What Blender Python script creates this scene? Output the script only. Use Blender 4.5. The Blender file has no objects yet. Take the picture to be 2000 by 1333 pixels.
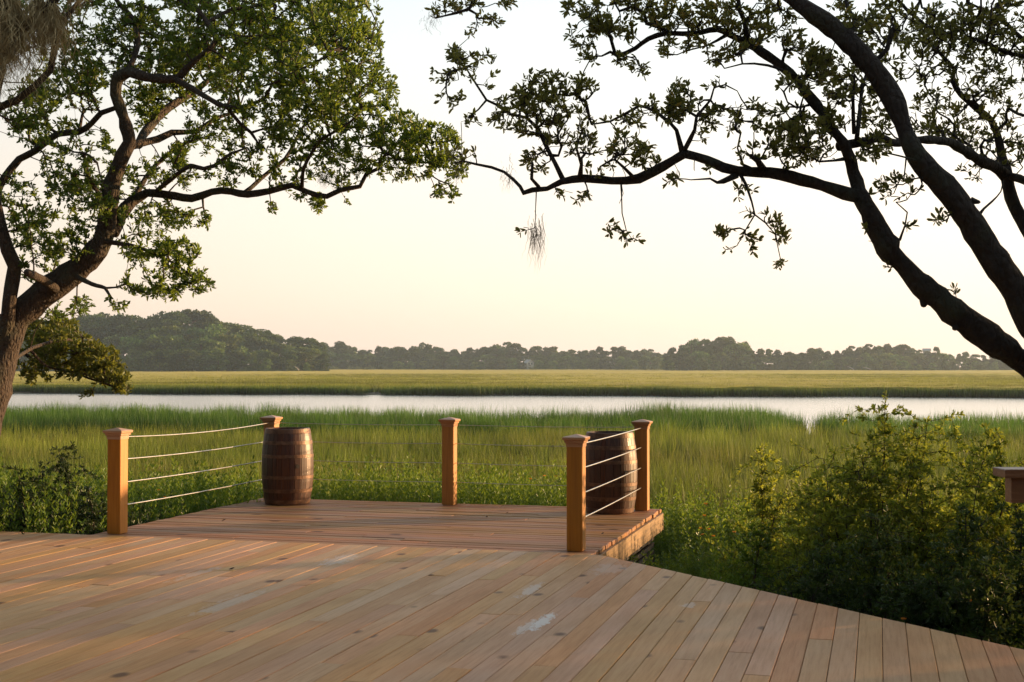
import bpy, math, random
import numpy as np
from mathutils import Vector, Matrix, noise

random.seed(7)
rng = np.random.default_rng(7)
sc = bpy.context.scene
C = sc.collection
PI = math.pi
R_ = math.radians

# ------------------------------------------------------------------ camera
EYE = 1.65
F = 2595.0
PITCH = 0.0186
cam = bpy.data.cameras.new('camera')
cam.sensor_width = 36.0
cam.lens = F / 2000.0 * 36.0
cam.clip_start = 0.1
cam.clip_end = 6000.0
camo = bpy.data.objects.new('camera', cam)
C.objects.link(camo)
camo.location = (0, 0, EYE)
camo.rotation_euler = (PI / 2 + PITCH, 0, 0)
sc.camera = camo

# ------------------------------------------------------------------ world
SUN_AZ, SUN_EL = 69.0, 6.0
EXPOSURE = 1.17
world = bpy.data.worlds.new("World")
sc.world = world
world.use_nodes = True
wt = world.node_tree
bg = wt.nodes['Background']
sky = wt.nodes.new('ShaderNodeTexSky')
sky.sky_type = 'NISHITA'
sky.sun_disc = False
sky.sun_elevation = R_(SUN_EL)
sky.sun_rotation = R_(SUN_AZ)
sky.dust_density = 2.0
sky.air_density = 1.0
geo = wt.nodes.new('ShaderNodeNewGeometry')
sep = wt.nodes.new('ShaderNodeSeparateXYZ')
tc = wt.nodes.new('ShaderNodeTexCoord')
wt.links.new(tc.outputs['Generated'], sep.inputs[0])
# milky evening haze: pale peach low down, pale blue higher up
ramp = wt.nodes.new('ShaderNodeValToRGB')
cr = ramp.color_ramp
cr.elements[0].position = 0.0
cr.elements[0].color = (5.3, 4.1, 3.42, 1)
cr.elements[1].position = 0.13
cr.elements[1].color = (5.15, 4.4, 3.82, 1)
for p, c in ((0.20, (4.7, 4.5, 4.15)), (0.30, (3.9, 4.3, 4.45)), (0.5, (2.7, 2.9, 3.0)), (1.0, (1.5, 1.7, 1.9))):
    e = cr.elements.new(p)
    e.color = (*c, 1)
wt.links.new(sep.outputs['Z'], ramp.inputs[0])
dot = wt.nodes.new('ShaderNodeVectorMath')
dot.operation = 'DOT_PRODUCT'
dot.inputs[1].default_value = (math.sin(R_(SUN_AZ)), math.cos(R_(SUN_AZ)), 0.12)
wt.links.new(tc.outputs['Generated'], dot.inputs[0])
mr = wt.nodes.new('ShaderNodeMapRange')
mr.inputs['From Min'].default_value = -1.0
mr.inputs['From Max'].default_value = 1.0
mr.inputs['To Min'].default_value = 0.0
mr.inputs['To Max'].default_value = 1.0
wt.links.new(dot.outputs['Value'], mr.inputs['Value'])
fc = wt.nodes.new('ShaderNodeFloatCurve')      # brightness round the horizon: dim away from the sun, bright towards it
cv = fc.mapping.curves[0]
cv.points[0].location = (0, .10)
cv.points[1].location = (1, 1.0)
for p in ((.25, .26), (.5, .66), (.82, .88)):
    cv.points.new(*p)
fc.mapping.update()
wt.links.new(mr.outputs[0], fc.inputs['Value'])
dm = wt.nodes.new('ShaderNodeMath')
dm.operation = 'MULTIPLY'
dm.inputs[1].default_value = 1.17
wt.links.new(fc.outputs[0], dm.inputs[0])
mul = wt.nodes.new('ShaderNodeVectorMath')
mul.operation = 'SCALE'
wt.links.new(ramp.outputs[0], mul.inputs[0])
wt.links.new(dm.outputs[0], mul.inputs['Scale'])
skys = wt.nodes.new('ShaderNodeVectorMath')
skys.operation = 'SCALE'
skys.inputs['Scale'].default_value = 0.35
wt.links.new(sky.outputs[0], skys.inputs[0])
addn = wt.nodes.new('ShaderNodeVectorMath')
addn.operation = 'ADD'
wt.links.new(mul.outputs[0], addn.inputs[0])
wt.links.new(skys.outputs[0], addn.inputs[1])
wt.links.new(addn.outputs[0], bg.inputs[0])
bg.inputs[1].default_value = 0.1

# ------------------------------------------------------------------ sun
sl = bpy.data.lights.new('sun', 'SUN')
sl.energy = 4.6
sl.color = (1.0, 0.63, 0.31)
sl.angle = R_(1.6)
so = bpy.data.objects.new('sun', sl)
C.objects.link(so)
SD = Vector((math.sin(R_(SUN_AZ)) * math.cos(R_(SUN_EL)), math.cos(R_(SUN_AZ)) * math.cos(R_(SUN_EL)), math.sin(R_(SUN_EL))))
so.rotation_euler = (-SD).to_track_quat('-Z', 'Y').to_euler()
so.location = (30, 10, 30)
sc.view_settings.view_transform = 'Standard'
sc.view_settings.look = 'None'
sc.view_settings.exposure = EXPOSURE
sc.view_settings.gamma = 1.0
sc.view_settings.use_curve_mapping = False
sc.render.engine = 'CYCLES'
sc.cycles.use_denoising = True
try:
    sc.cycles.denoiser = 'OPENIMAGEDENOISE'
    sc.cycles.denoising_prefilter = 'ACCURATE'
except Exception:
    pass
sc.cycles.max_bounces = 7
sc.cycles.diffuse_bounces = 3
sc.cycles.glossy_bounces = 3
sc.cycles.transmission_bounces = 4
sc.cycles.transparent_max_bounces = 6
sc.cycles.volume_bounces = 0
sc.cycles.caustics_reflective = False
sc.cycles.caustics_refractive = False

# ------------------------------------------------------------------ helpers
def at(px, py, d):
    """photo pixel (2000 x 1333) at distance d along the view -> world point"""
    x = (px - 1000.0) / F
    y = (666.5 - py) / F
    c, s = math.cos(PITCH), math.sin(PITCH)
    Y = c - y * s
    Z = s + y * c
    k = d / Y
    return np.array([x * k, d, EYE + Z * k])

PHI = 0.2688
SP, CP = math.sin(PHI), math.cos(PHI)
def uv(u, v, z=0.0):
    """deck coordinates: u away along the boards, v to the right"""
    return (v * CP + u * SP, -v * SP + u * CP, z)

def link(o, parent=None):
    C.objects.link(o)
    if parent is not None:
        o.parent = parent
    return o

def empty(name, loc=(0, 0, 0), rz=0.0):
    o = bpy.data.objects.new(name, None)
    o.empty_display_size = 0.2
    o.location = loc
    o.rotation_euler = (0, 0, rz)
    C.objects.link(o)
    return o

def tag(o, label=None, cat=None, group=None, kind=None):
    if label: o['label'] = label
    if cat: o['category'] = cat
    if group: o['group'] = group
    if kind: o['kind'] = kind
    return o

def mesh(name, verts, faces, mat=None, smooth=False, attr=None):
    m = bpy.data.meshes.new(name)
    m.from_pydata([tuple(map(float, v)) for v in verts], [], faces)
    if mat: m.materials.append(mat)
    if smooth:
        m.polygons.foreach_set('use_smooth', [True] * len(m.polygons))
    if attr is not None:
        a = m.attributes.new('rnd', 'FLOAT', 'POINT')
        a.data.foreach_set('value', np.asarray(attr, dtype=np.float32))
    m.update()
    return m

def fast_mesh(name, V, quads, mat, attr=None, smooth=False):
    V = np.ascontiguousarray(V, dtype=np.float32)
    Q = np.ascontiguousarray(quads, dtype=np.int32)
    k = Q.shape[1]
    m = bpy.data.meshes.new(name)
    m.vertices.add(len(V))
    m.vertices.foreach_set('co', V.ravel())
    m.loops.add(Q.size)
    m.loops.foreach_set('vertex_index', Q.ravel())
    m.polygons.add(len(Q))
    m.polygons.foreach_set('loop_start', np.arange(0, Q.size, k, dtype=np.int32))
    m.polygons.foreach_set('loop_total', np.full(len(Q), k, dtype=np.int32))
    if smooth:
        m.polygons.foreach_set('use_smooth', np.ones(len(Q), dtype=bool))
    m.update(calc_edges=True)
    if attr is not None:
        a = m.attributes.new('rnd', 'FLOAT', 'POINT')
        a.data.foreach_set('value', np.asarray(attr, dtype=np.float32))
    m.materials.append(mat)
    return m

def obj(name, m, parent=None, loc=(0, 0, 0), rz=0.0):
    o = bpy.data.objects.new(name, m)
    o.location = loc
    if rz: o.rotation_euler = (0, 0, rz)
    return link(o, parent)

class MB:
    """collects shapes into one mesh"""
    def __init__(s): s.v, s.f = [], []
    def add(s, v, f):
        n = len(s.v); s.v += [tuple(p) for p in v]; s.f += [tuple(i + n for i in q) for q in f]
    def box(s, x0, x1, y0, y1, z0, z1):
        s.add([(x0, y0, z0), (x1, y0, z0), (x1, y1, z0), (x0, y1, z0), (x0, y0, z1), (x1, y0, z1), (x1, y1, z1), (x0, y1, z1)],
              [(0, 3, 2, 1), (4, 5, 6, 7), (0, 1, 5, 4), (1, 2, 6, 5), (2, 3, 7, 6), (3, 0, 4, 7)])
    def rings(s, rings, close=True):
        """list of rings (each a list of points), joined, capped"""
        n = len(rings[0]); v = [p for r in rings for p in r]; f = []
        for i in range(len(rings) - 1):
            for j in range(n):
                a = i * n + j; b = i * n + (j + 1) % n
                f.append((a, b, b + n, a + n))
        if close:
            f.append(tuple(reversed(range(n)))); f.append(tuple(range((len(rings) - 1) * n, len(rings) * n)))
        s.add(v, f)
    def sq(s, prof, ch=0.0):
        """square section profile [(half, z), ...] with chamfered corners"""
        rs = []
        for h, z in prof:
            c = min(ch, h * .5)
            if c > 0:
                rs.append([(-h + c, -h, z), (h - c, -h, z), (h, -h + c, z), (h, h - c, z), (h - c, h, z), (-h + c, h, z), (-h, h - c, z), (-h, -h + c, z)])
            else:
                rs.append([(-h, -h, z), (h, -h, z), (h, h, z), (-h, h, z)])
        s.rings(rs)
    def build(s, name, mat, parent=None, loc=(0, 0, 0), rz=0.0, smooth=False):
        return obj(name, mesh(name, s.v, s.f, mat, smooth), parent, loc, rz)

def frames(P):
    T = np.gradient(P, axis=0)
    T /= np.linalg.norm(T, axis=1)[:, None] + 1e-9
    N = np.zeros_like(T)
    ref = np.array([0.0, 0.3, 1.0]) if abs(T[0][2]) < .8 else np.array([1.0, 0.2, 0])
    n = np.cross(T[0], ref); n /= np.linalg.norm(n)
    for i in range(len(P)):
        n = n - T[i] * np.dot(n, T[i]); n /= np.linalg.norm(n) + 1e-9
        N[i] = n
    return T, N, np.cross(T, N)

def tube(P, r, k, rough=0.0, seed=0):
    P = np.asarray(P, float); r = np.broadcast_to(np.asarray(r, float), (len(P),))
    T, N, B = frames(P)
    a = np.arange(k) * 2 * PI / k
    rr = np.repeat(r[:, None], k, 1)
    if rough > 0:
        for i in range(len(P)):
            for j in range(k):
                q = P[i] + (N[i] * math.cos(a[j]) + B[i] * math.sin(a[j])) * r[i]
                w = noise.noise(Vector(q * (0.35 / max(r[i], .03))) + Vector((seed, 0, 0))) * 1.5 + noise.noise(Vector(q * 9)) * .6 + noise.noise(Vector(q * 24)) * .28
                rr[i, j] = r[i] * (1 + rough * w)
    V = P[:, None, :] + rr[:, :, None] * (N[:, None, :] * np.cos(a)[None, :, None] + B[:, None, :] * np.sin(a)[None, :, None])
    V = V.reshape(-1, 3)
    i = np.arange(len(P) - 1)[:, None] * k; j = np.arange(k)[None, :]
    Q = np.stack([i + j, i + (j + 1) % k, i + k + (j + 1) % k, i + k + j], -1).reshape(-1, 4)
    return V, Q

def catmull(P, step=0.1):
    P = np.asarray(P, float)
    if len(P) == 2:
        n = max(2, int(np.linalg.norm(P[1, :3] - P[0, :3]) / step)); t = np.linspace(0, 1, n + 1)[:, None]
        return P[0] * (1 - t) + P[1] * t
    E = np.vstack([2 * P[0] - P[1], P, 2 * P[-1] - P[-2]])
    out = []
    for i in range(1, len(E) - 2):
        n = max(1, int(np.linalg.norm(E[i + 1, :3] - E[i, :3]) / step))
        for t in np.arange(n) / n:
            out.append(.5 * ((2 * E[i]) + (-E[i - 1] + E[i + 1]) * t + (2 * E[i - 1] - 5 * E[i] + 4 * E[i + 1] - E[i + 2]) * t * t + (-E[i - 1] + 3 * E[i] - 3 * E[i + 1] + E[i + 2]) * t ** 3))
    out.append(P[-1])
    return np.array(out)

def unit(v):
    return v / (np.linalg.norm(v, axis=-1, keepdims=True) + 1e-9)

def leaves_mesh(name, base, direc, size, mat, width=0.36, rnd=None, fold=0.25):
    """one folded oblong leaf per base point"""
    n = len(base)
    D = unit(direc)
    rv = unit(rng.normal(size=(n, 3)))
    S = unit(np.cross(D, rv)); N = np.cross(S, D)
    L = size[:, None]; W = L * width * .5
    up = N * W * fold * 2
    b = base
    l1 = b + D * L * .33 + S * W * .85 + up
    l2 = b + D * L * .72 + S * W * .9 + up
    t = b + D * L - N * L * .06
    r2 = b + D * L * .72 - S * W * .9 + up
    r1 = b + D * L * .33 - S * W * .85 + up
    V = np.stack([b, l1, l2, t, r2, r1], 1).reshape(-1, 3)
    i = np.arange(n)[:, None] * 6
    Q = np.concatenate([i + np.array([[0, 1, 2, 3]]), i + np.array([[0, 3, 4, 5]])], 0)
    if rnd is None: rnd = rng.random(n)
    return fast_mesh(name, V, Q, mat, attr=np.repeat(rnd, 6))

# ------------------------------------------------------------------ materials
def new_mat(name):
    m = bpy.data.materials.new(name); m.use_nodes = True
    nt = m.node_tree
    return m, nt, nt.nodes['Principled BSDF'], nt.nodes['Material Output']

def N(nt, t, **kw):
    n = nt.nodes.new(t)
    for k, v in kw.items(): setattr(n, k, v)
    return n

def ramp_node(nt, fac, stops):
    r = nt.nodes.new('ShaderNodeValToRGB')
    e = r.color_ramp.elements
    e[0].position, e[0].color = stops[0][0], (*stops[0][1], 1)
    e[1].position, e[1].color = stops[1][0], (*stops[1][1], 1)
    for p, c in stops[2:]:
        q = e.new(p); q.color = (*c, 1)
    nt.links.new(fac, r.inputs[0])
    return r.outputs[0]

def mixc(nt, fac, a, b, mode='MIX'):
    m = nt.nodes.new('ShaderNodeMix'); m.data_type = 'RGBA'; m.blend_type = mode
    for s, v in ((m.inputs[0], fac), (m.inputs[6], a), (m.inputs[7], b)):
        if hasattr(v, 'is_output') or isinstance(v, bpy.types.NodeSocket): nt.links.new(v, s)
        elif isinstance(v, tuple): s.default_value = (*v, 1)
        else: s.default_value = v
    return m.outputs[2]

def math_n(nt, op, a, b=None, clamp=False):
    m = nt.nodes.new('ShaderNodeMath'); m.operation = op; m.use_clamp = clamp
    for s, v in ((m.inputs[0], a), (m.inputs[1], b)):
        if v is None: continue
        if isinstance(v, bpy.types.NodeSocket): nt.links.new(v, s)
        else: s.default_value = v
    return m.outputs[0]

def noise_n(nt, vec, scale, detail=3, rough=.55):
    n = nt.nodes.new('ShaderNodeTexNoise'); n.inputs['Scale'].default_value = scale
    n.inputs['Detail'].default_value = detail; n.inputs['Roughness'].default_value = rough
    if vec is not None: nt.links.new(vec, n.inputs['Vector'])
    return n.outputs['Fac']

def mapping(nt, vec, scale=(1, 1, 1), loc=(0, 0, 0), rot=(0, 0, 0)):
    m = nt.nodes.new('ShaderNodeMapping'); m.inputs['Scale'].default_value = scale
    m.inputs['Location'].default_value = loc; m.inputs['Rotation'].default_value = rot
    nt.links.new(vec, m.inputs[0])
    return m.outputs[0]

def bump(nt, bs, h, strength, dist=.01):
    b = nt.nodes.new('ShaderNodeBump'); b.inputs['Strength'].default_value = strength
    b.inputs['Distance'].default_value = dist
    nt.links.new(h, b.inputs['Height']); nt.links.new(b.outputs[0], bs.inputs['Normal'])

def leaf_mat(name, stops, trans=.35, tcol=(0.16, 0.2, 0.03), rough=.42, source='attr', vary=0.0):
    m, nt, bs, out = new_mat(name)
    if source == 'attr':
        a = N(nt, 'ShaderNodeAttribute', attribute_name='rnd'); fac = a.outputs['Fac']
    else:
        a = N(nt, 'ShaderNodeObjectInfo'); fac = a.outputs['Random']
    col = ramp_node(nt, fac, stops)
    if vary:
        oi = N(nt, 'ShaderNodeObjectInfo'); wn = N(nt, 'ShaderNodeTexWhiteNoise', noise_dimensions='1D')
        nt.links.new(oi.outputs['Random'], wn.inputs['W'])
        hs = N(nt, 'ShaderNodeHueSaturation'); nt.links.new(col, hs.inputs['Color'])
        nt.links.new(math_n(nt, 'ADD', math_n(nt, 'MULTIPLY', wn.outputs['Value'], vary), 1 - vary * .45), hs.inputs['Value'])
        nt.links.new(math_n(nt, 'ADD', math_n(nt, 'MULTIPLY', oi.outputs['Random'], .05), .475), hs.inputs['Hue'])
        col = hs.outputs[0]
    nt.links.new(col, bs.inputs['Base Color'])
    bs.inputs['Roughness'].default_value = rough
    bs.inputs['Specular IOR Level'].default_value = .35
    tr = N(nt, 'ShaderNodeBsdfTranslucent')
    nt.links.new(mixc(nt, .5, col, tcol), tr.inputs[0])
    mx = N(nt, 'ShaderNodeMixShader'); mx.inputs[0].default_value = trans
    nt.links.new(bs.outputs[0], mx.inputs[1]); nt.links.new(tr.outputs[0], mx.inputs[2])
    nt.links.new(mx.outputs[0], out.inputs[0])
    return m

M = {}
M['leaf_left'] = leaf_mat('oak_leaf_green', [(0, (.042, .085, .018)), (.5, (.080, .140, .024)), (.85, (.145, .21, .030)), (1, (.22, .27, .04))], .45, (.36, .46, .04))
M['leaf_right'] = leaf_mat('oak_leaf_dark', [(0, (.08, .09, .028)), (.7, (.15, .165, .04)), (.93, (.22, .18, .045)), (1, (.30, .17, .045))], .45, (.42, .40, .07))
M['leaf_blocker'] = leaf_mat('blocker_oak_leaf', [(0, (.02, .03, .010)), (1, (.05, .06, .015))], .15, (.06, .07, .01))  # dark leaves for the added oaks that block light behind the camera
M['leaf_bough'] = leaf_mat('oak_leaf_low', [(0, (.045, .07, .014)), (.6, (.10, .125, .022)), (1, (.20, .20, .04))], .45, (.34, .34, .05))
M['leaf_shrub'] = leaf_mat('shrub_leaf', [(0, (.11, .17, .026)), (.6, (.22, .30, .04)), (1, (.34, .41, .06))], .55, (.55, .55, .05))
M['leaf_shrub_shaded'] = leaf_mat('shrub_leaf_shaded', [(0, (.036, .07, .02)), (.7, (.075, .125, .03)), (1, (.13, .18, .045))], .36, (.18, .24, .04))  # darker copy: shade on the low right bushes put into the colour
M['leaf_cover'] = leaf_mat('cover_leaf', [(0, (.045, .10, .014)), (.6, (.09, .175, .022)), (1, (.17, .24, .03))], .42, (.34, .42, .03), .38)
M['leaf_flower'] = leaf_mat('orange_petal', [(0, (.7, .22, .02)), (1, (.8, .35, .02))], .4, (.8, .3, .02))
M['far_pine'] = leaf_mat('far_pine_leaf', [(0, (.035, .07, .016)), (.6, (.065, .115, .022)), (1, (.14, .20, .035))], .22, (.09, .11, .02), .6, vary=.9)
M['far_oak'] = leaf_mat('far_oak_leaf', [(0, (.042, .075, .014)), (.6, (.09, .145, .024)), (1, (.20, .28, .05))], .22, (.11, .14, .02), .6, vary=1.1)
M['far_low'] = leaf_mat('far_low_leaf', [(0, (.07, .10, .035)), (1, (.14, .18, .07))], .22, (.11, .14, .04), .6)

def grass_mat(name, base, low, tip, dead, trans=.4, patch=(.022, .075), depth=.75):
    m, nt, bs, out = new_mat(name)
    g = N(nt, 'ShaderNodeNewGeometry')
    a = N(nt, 'ShaderNodeAttribute', attribute_name='rnd')           # height along the blade 0..1
    col = ramp_node(nt, a.outputs['Fac'], [(0, base), (.35, low), (1, tip)])
    n1 = noise_n(nt, mapping(nt, g.outputs['Position'], (.10, .22, 0)), 1.0, 4)
    f1 = math_n(nt, 'MULTIPLY', math_n(nt, 'SUBTRACT', n1, .47), 6.0, True)
    oi = N(nt, 'ShaderNodeObjectInfo')
    f2 = math_n(nt, 'MULTIPLY', f1, math_n(nt, 'ADD', math_n(nt, 'MULTIPLY', oi.outputs['Random'], .45), .2))
    col = mixc(nt, f2, col, dead)
    wn = N(nt, 'ShaderNodeTexWhiteNoise', noise_dimensions='1D'); nt.links.new(oi.outputs['Random'], wn.inputs['W'])
    broad = noise_n(nt, mapping(nt, g.outputs['Position'], (patch[0], patch[1], 0), (5, 3, 0)), 1.0, 4, .6)
    hs = N(nt, 'ShaderNodeHueSaturation'); nt.links.new(col, hs.inputs['Color'])
    vv = math_n(nt, 'ADD', math_n(nt, 'MULTIPLY', wn.outputs['Value'], .8), .62)
    vv = math_n(nt, 'MULTIPLY', vv, math_n(nt, 'ADD', math_n(nt, 'MULTIPLY', math_n(nt, 'MULTIPLY', math_n(nt, 'SUBTRACT', broad, .38), 3.6, True), depth), 1.35 - depth))
    nt.links.new(vv, hs.inputs['Value'])
    nt.links.new(math_n(nt, 'ADD', math_n(nt, 'MULTIPLY', broad, -.06), .535), hs.inputs['Hue'])
    col = hs.outputs[0]
    nt.links.new(col, bs.inputs['Base Color'])
    bs.inputs['Roughness'].default_value = .55
    bs.inputs['Specular IOR Level'].default_value = .25
    tr = N(nt, 'ShaderNodeBsdfTranslucent'); nt.links.new(col, tr.inputs[0])
    mx = N(nt, 'ShaderNodeMixShader'); mx.inputs[0].default_value = trans
    nt.links.new(bs.outputs[0], mx.inputs[1]); nt.links.new(tr.outputs[0], mx.inputs[2])
    nt.links.new(mx.outputs[0], out.inputs[0])
    return m
M['grass'] = grass_mat('cordgrass', (.10, .085, .035), (.125, .155, .03), (.26, .32, .032), (.22, .165, .05), patch=(.05, .16), depth=.8)
M['grass_tall'] = grass_mat('tall_cordgrass', (.022, .038, .010), (.04, .10, .017), (.12, .235, .026), (.07, .12, .02))
M['grass_far'] = grass_mat('far_cordgrass', (.09, .09, .026), (.14, .155, .024), (.25, .275, .03), (.20, .165, .035), patch=(.014, .045), depth=.85)
M['grass_far_bank'] = grass_mat('far_bank_grass', (.035, .045, .015), (.06, .10, .018), (.14, .19, .025), (.10, .12, .03))

def bark_mat(name, c0, c1, c2, sc_=22):
    m, nt, bs, out = new_mat(name)
    g = N(nt, 'ShaderNodeTexCoord')
    n1 = noise_n(nt, g.outputs['Object'], sc_, 6, .7)
    n2 = noise_n(nt, g.outputs['Object'], 3.5, 4)
    v = N(nt, 'ShaderNodeTexVoronoi', feature='DISTANCE_TO_EDGE'); v.inputs['Scale'].default_value = sc_ * 1.3
    nt.links.new(mapping(nt, g.outputs['Object'], (1, 1, .45)), v.inputs['Vector'])
    col = ramp_node(nt, n1, [(.3, c0), (.62, c1)])
    col = mixc(nt, math_n(nt, 'MULTIPLY', math_n(nt, 'SUBTRACT', n2, .52), 5, True), col, c2)
    nt.links.new(col, bs.inputs['Base Color'])
    bs.inputs['Roughness'].default_value = .85
    h = math_n(nt, 'ADD', n1, math_n(nt, 'MULTIPLY', v.outputs['Distance'], 1.5))
    bump(nt, bs, h, 1.0, .025)
    return m
M['bark'] = bark_mat('oak_bark', (.020, .013, .009), (.064, .042, .028), (.06, .06, .036))
M['bark_dark'] = bark_mat('oak_bark_dark', (.014, .010, .008), (.040, .029, .022), (.045, .048, .028))
M['twig'] = bark_mat('twig_bark', (.04, .028, .02), (.09, .06, .045), (.08, .07, .05), 40)
M['far_bark'] = bark_mat('far_bark', (.07, .05, .035), (.16, .115, .085), (.1, .08, .06), 2)
M['deadwood'] = bark_mat('bleached_wood', (.35, .30, .24), (.5, .44, .36), (.4, .34, .27), 2)

def wood_mat(name, base, dark, light, axis='Y', rough=.42, knots=True, stains=False, spread=.5, spec=.5, coat=0.0):
    m, nt, bs, out = new_mat(name)
    t = N(nt, 'ShaderNodeTexCoord'); oi = N(nt, 'ShaderNodeObjectInfo')
    off = N(nt, 'ShaderNodeVectorMath', operation='SCALE')
    cmb = N(nt, 'ShaderNodeCombineXYZ')
    for i in range(3): nt.links.new(oi.outputs['Random'], cmb.inputs[i])
    nt.links.new(cmb.outputs[0], off.inputs[0]); off.inputs['Scale'].default_value = 97.0
    add = N(nt, 'ShaderNodeVectorMath', operation='ADD')
    nt.links.new(t.outputs['Object'], add.inputs[0]); nt.links.new(off.outputs[0], add.inputs[1])
    P = add.outputs[0]
    s = {'Y': (16, .8, 16), 'Z': (16, 16, .8), 'X': (.8, 16, 16)}[axis]
    grain = noise_n(nt, mapping(nt, P, s), 3.0, 6, .65)
    broad = noise_n(nt, mapping(nt, P, {'Y': (3, .7, 3), 'Z': (3, 3, .7), 'X': (.7, 3, 3)}[axis]), 1.6, 3)
    col = ramp_node(nt, grain, [(.28, dark), (.5, base), (.75, light)])
    # every board has its own tone
    hs = N(nt, 'ShaderNodeHueSaturation')
    rnd2 = N(nt, 'ShaderNodeTexWhiteNoise', noise_dimensions='1D')
    nt.links.new(oi.outputs['Random'], rnd2.inputs['W'])
    v = math_n(nt, 'ADD', math_n(nt, 'MULTIPLY', rnd2.outputs['Value'], spread), 1 - spread * .5)
    nt.links.new(v, hs.inputs['Value'])
    sp = N(nt, 'ShaderNodeSeparateColor'); nt.links.new(rnd2.outputs['Color'], sp.inputs[0])
    nt.links.new(math_n(nt, 'ADD', math_n(nt, 'MULTIPLY', sp.outputs[1], .020 if knots else .004), .49 if knots else .498), hs.inputs['Hue'])
    nt.links.new(math_n(nt, 'ADD', math_n(nt, 'MULTIPLY', sp.outputs[2], .24), .86), hs.inputs['Saturation'])
    nt.links.new(col, hs.inputs['Color'])
    col = hs.outputs[0]
    col = mixc(nt, math_n(nt, 'MULTIPLY', math_n(nt, 'SUBTRACT', broad, .48), 1.4, True), col, tuple(c * .72 for c in base))
    if knots:
        vo = N(nt, 'ShaderNodeTexVoronoi', feature='F1'); vo.inputs['Scale'].default_value = 3.1
        vo.inputs['Randomness'].default_value = 1.0
        dist = noise_n(nt, P, 16, 2)
        nt.links.new(mapping(nt, P, {'Y': (1.0, .62, .01), 'Z': (1, .3, .62), 'X': (.62, 1.0, .01)}[axis]), vo.inputs['Vector'])
        d = math_n(nt, 'ADD', vo.outputs['Distance'], math_n(nt, 'MULTIPLY', dist, .06))
        k = math_n(nt, 'SUBTRACT', 1.0, math_n(nt, 'MULTIPLY', math_n(nt, 'SUBTRACT', d, .11), 13.0, True), True)
        on = N(nt, 'ShaderNodeSeparateColor'); nt.links.new(vo.outputs['Color'], on.inputs[0])
        k = math_n(nt, 'MULTIPLY', k, math_n(nt, 'GREATER_THAN', on.outputs[0], .25))
        col = mixc(nt, math_n(nt, 'MULTIPLY', k, .85), col, (dark[0] * .22, dark[1] * .17, dark[2] * .13))
    rg = math_n(nt, 'ADD', math_n(nt, 'MULTIPLY', broad, .25), rough - .12)
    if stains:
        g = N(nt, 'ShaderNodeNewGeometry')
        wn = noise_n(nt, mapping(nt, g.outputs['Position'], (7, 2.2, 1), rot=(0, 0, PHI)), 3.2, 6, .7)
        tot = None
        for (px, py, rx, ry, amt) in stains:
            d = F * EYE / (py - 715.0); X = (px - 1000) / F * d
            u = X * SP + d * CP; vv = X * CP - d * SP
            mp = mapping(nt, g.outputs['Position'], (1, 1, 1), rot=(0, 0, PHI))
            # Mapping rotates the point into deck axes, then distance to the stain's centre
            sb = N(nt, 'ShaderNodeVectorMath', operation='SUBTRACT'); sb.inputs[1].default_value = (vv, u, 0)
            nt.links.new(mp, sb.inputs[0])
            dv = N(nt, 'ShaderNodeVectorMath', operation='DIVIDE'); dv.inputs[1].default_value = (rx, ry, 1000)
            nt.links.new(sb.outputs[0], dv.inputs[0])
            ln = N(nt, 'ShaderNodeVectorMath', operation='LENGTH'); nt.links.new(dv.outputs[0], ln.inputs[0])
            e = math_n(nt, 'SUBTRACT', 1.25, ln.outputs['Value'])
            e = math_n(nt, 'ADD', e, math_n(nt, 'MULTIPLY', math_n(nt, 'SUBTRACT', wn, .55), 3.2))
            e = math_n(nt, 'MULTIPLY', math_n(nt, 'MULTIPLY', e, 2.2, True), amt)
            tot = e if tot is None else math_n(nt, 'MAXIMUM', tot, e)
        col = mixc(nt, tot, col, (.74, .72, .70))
    nt.links.new(col, bs.inputs['Base Color'])
    nt.links.new(rg, bs.inputs['Roughness'])
    bs.inputs['Specular IOR Level'].default_value = spec
    bs.inputs['Coat Weight'].default_value = coat
    bs.inputs['Coat Roughness'].default_value = .2
    bump(nt, bs, grain, .25, .004)
    return m
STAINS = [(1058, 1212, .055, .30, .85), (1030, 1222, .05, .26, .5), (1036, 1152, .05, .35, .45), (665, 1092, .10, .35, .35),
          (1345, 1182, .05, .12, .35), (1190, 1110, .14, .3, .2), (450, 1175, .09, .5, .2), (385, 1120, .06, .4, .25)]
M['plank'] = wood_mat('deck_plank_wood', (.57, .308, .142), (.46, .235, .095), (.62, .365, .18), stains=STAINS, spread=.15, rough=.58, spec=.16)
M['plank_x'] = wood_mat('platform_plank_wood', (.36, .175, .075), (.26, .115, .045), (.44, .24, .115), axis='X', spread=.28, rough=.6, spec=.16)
M['post'] = wood_mat('cedar_post_wood', (.44, .175, .028), (.35, .125, .018), (.52, .22, .038), axis='Z', knots=False, spread=.15, rough=.5)
M['cap'] = wood_mat('cedar_cap_wood', (.47, .24, .12), (.38, .17, .08), (.56, .32, .18), axis='X', knots=False, spread=.15, rough=.4)
M['fascia'] = wood_mat('fascia_wood', (.21, .11, .04), (.08, .038, .015), (.33, .19, .08), axis='X', spread=.1, rough=.6)
M['frame'] = wood_mat('under_deck_wood', (.10, .07, .045), (.06, .04, .025), (.14, .10, .07), axis='X', knots=False, spread=.1, rough=.7)
M['rail'] = wood_mat('stained_rail_wood', (.20, .085, .035), (.19, .08, .03), (.33, .16, .075), axis='X', knots=False, spread=.1, rough=.45)
M['stave'] = wood_mat('barrel_stave_wood', (.060, .015, .005), (.025, .007, .003), (.12, .034, .010), axis='Z', knots=False, spread=.45, rough=.5, coat=.12)
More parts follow.
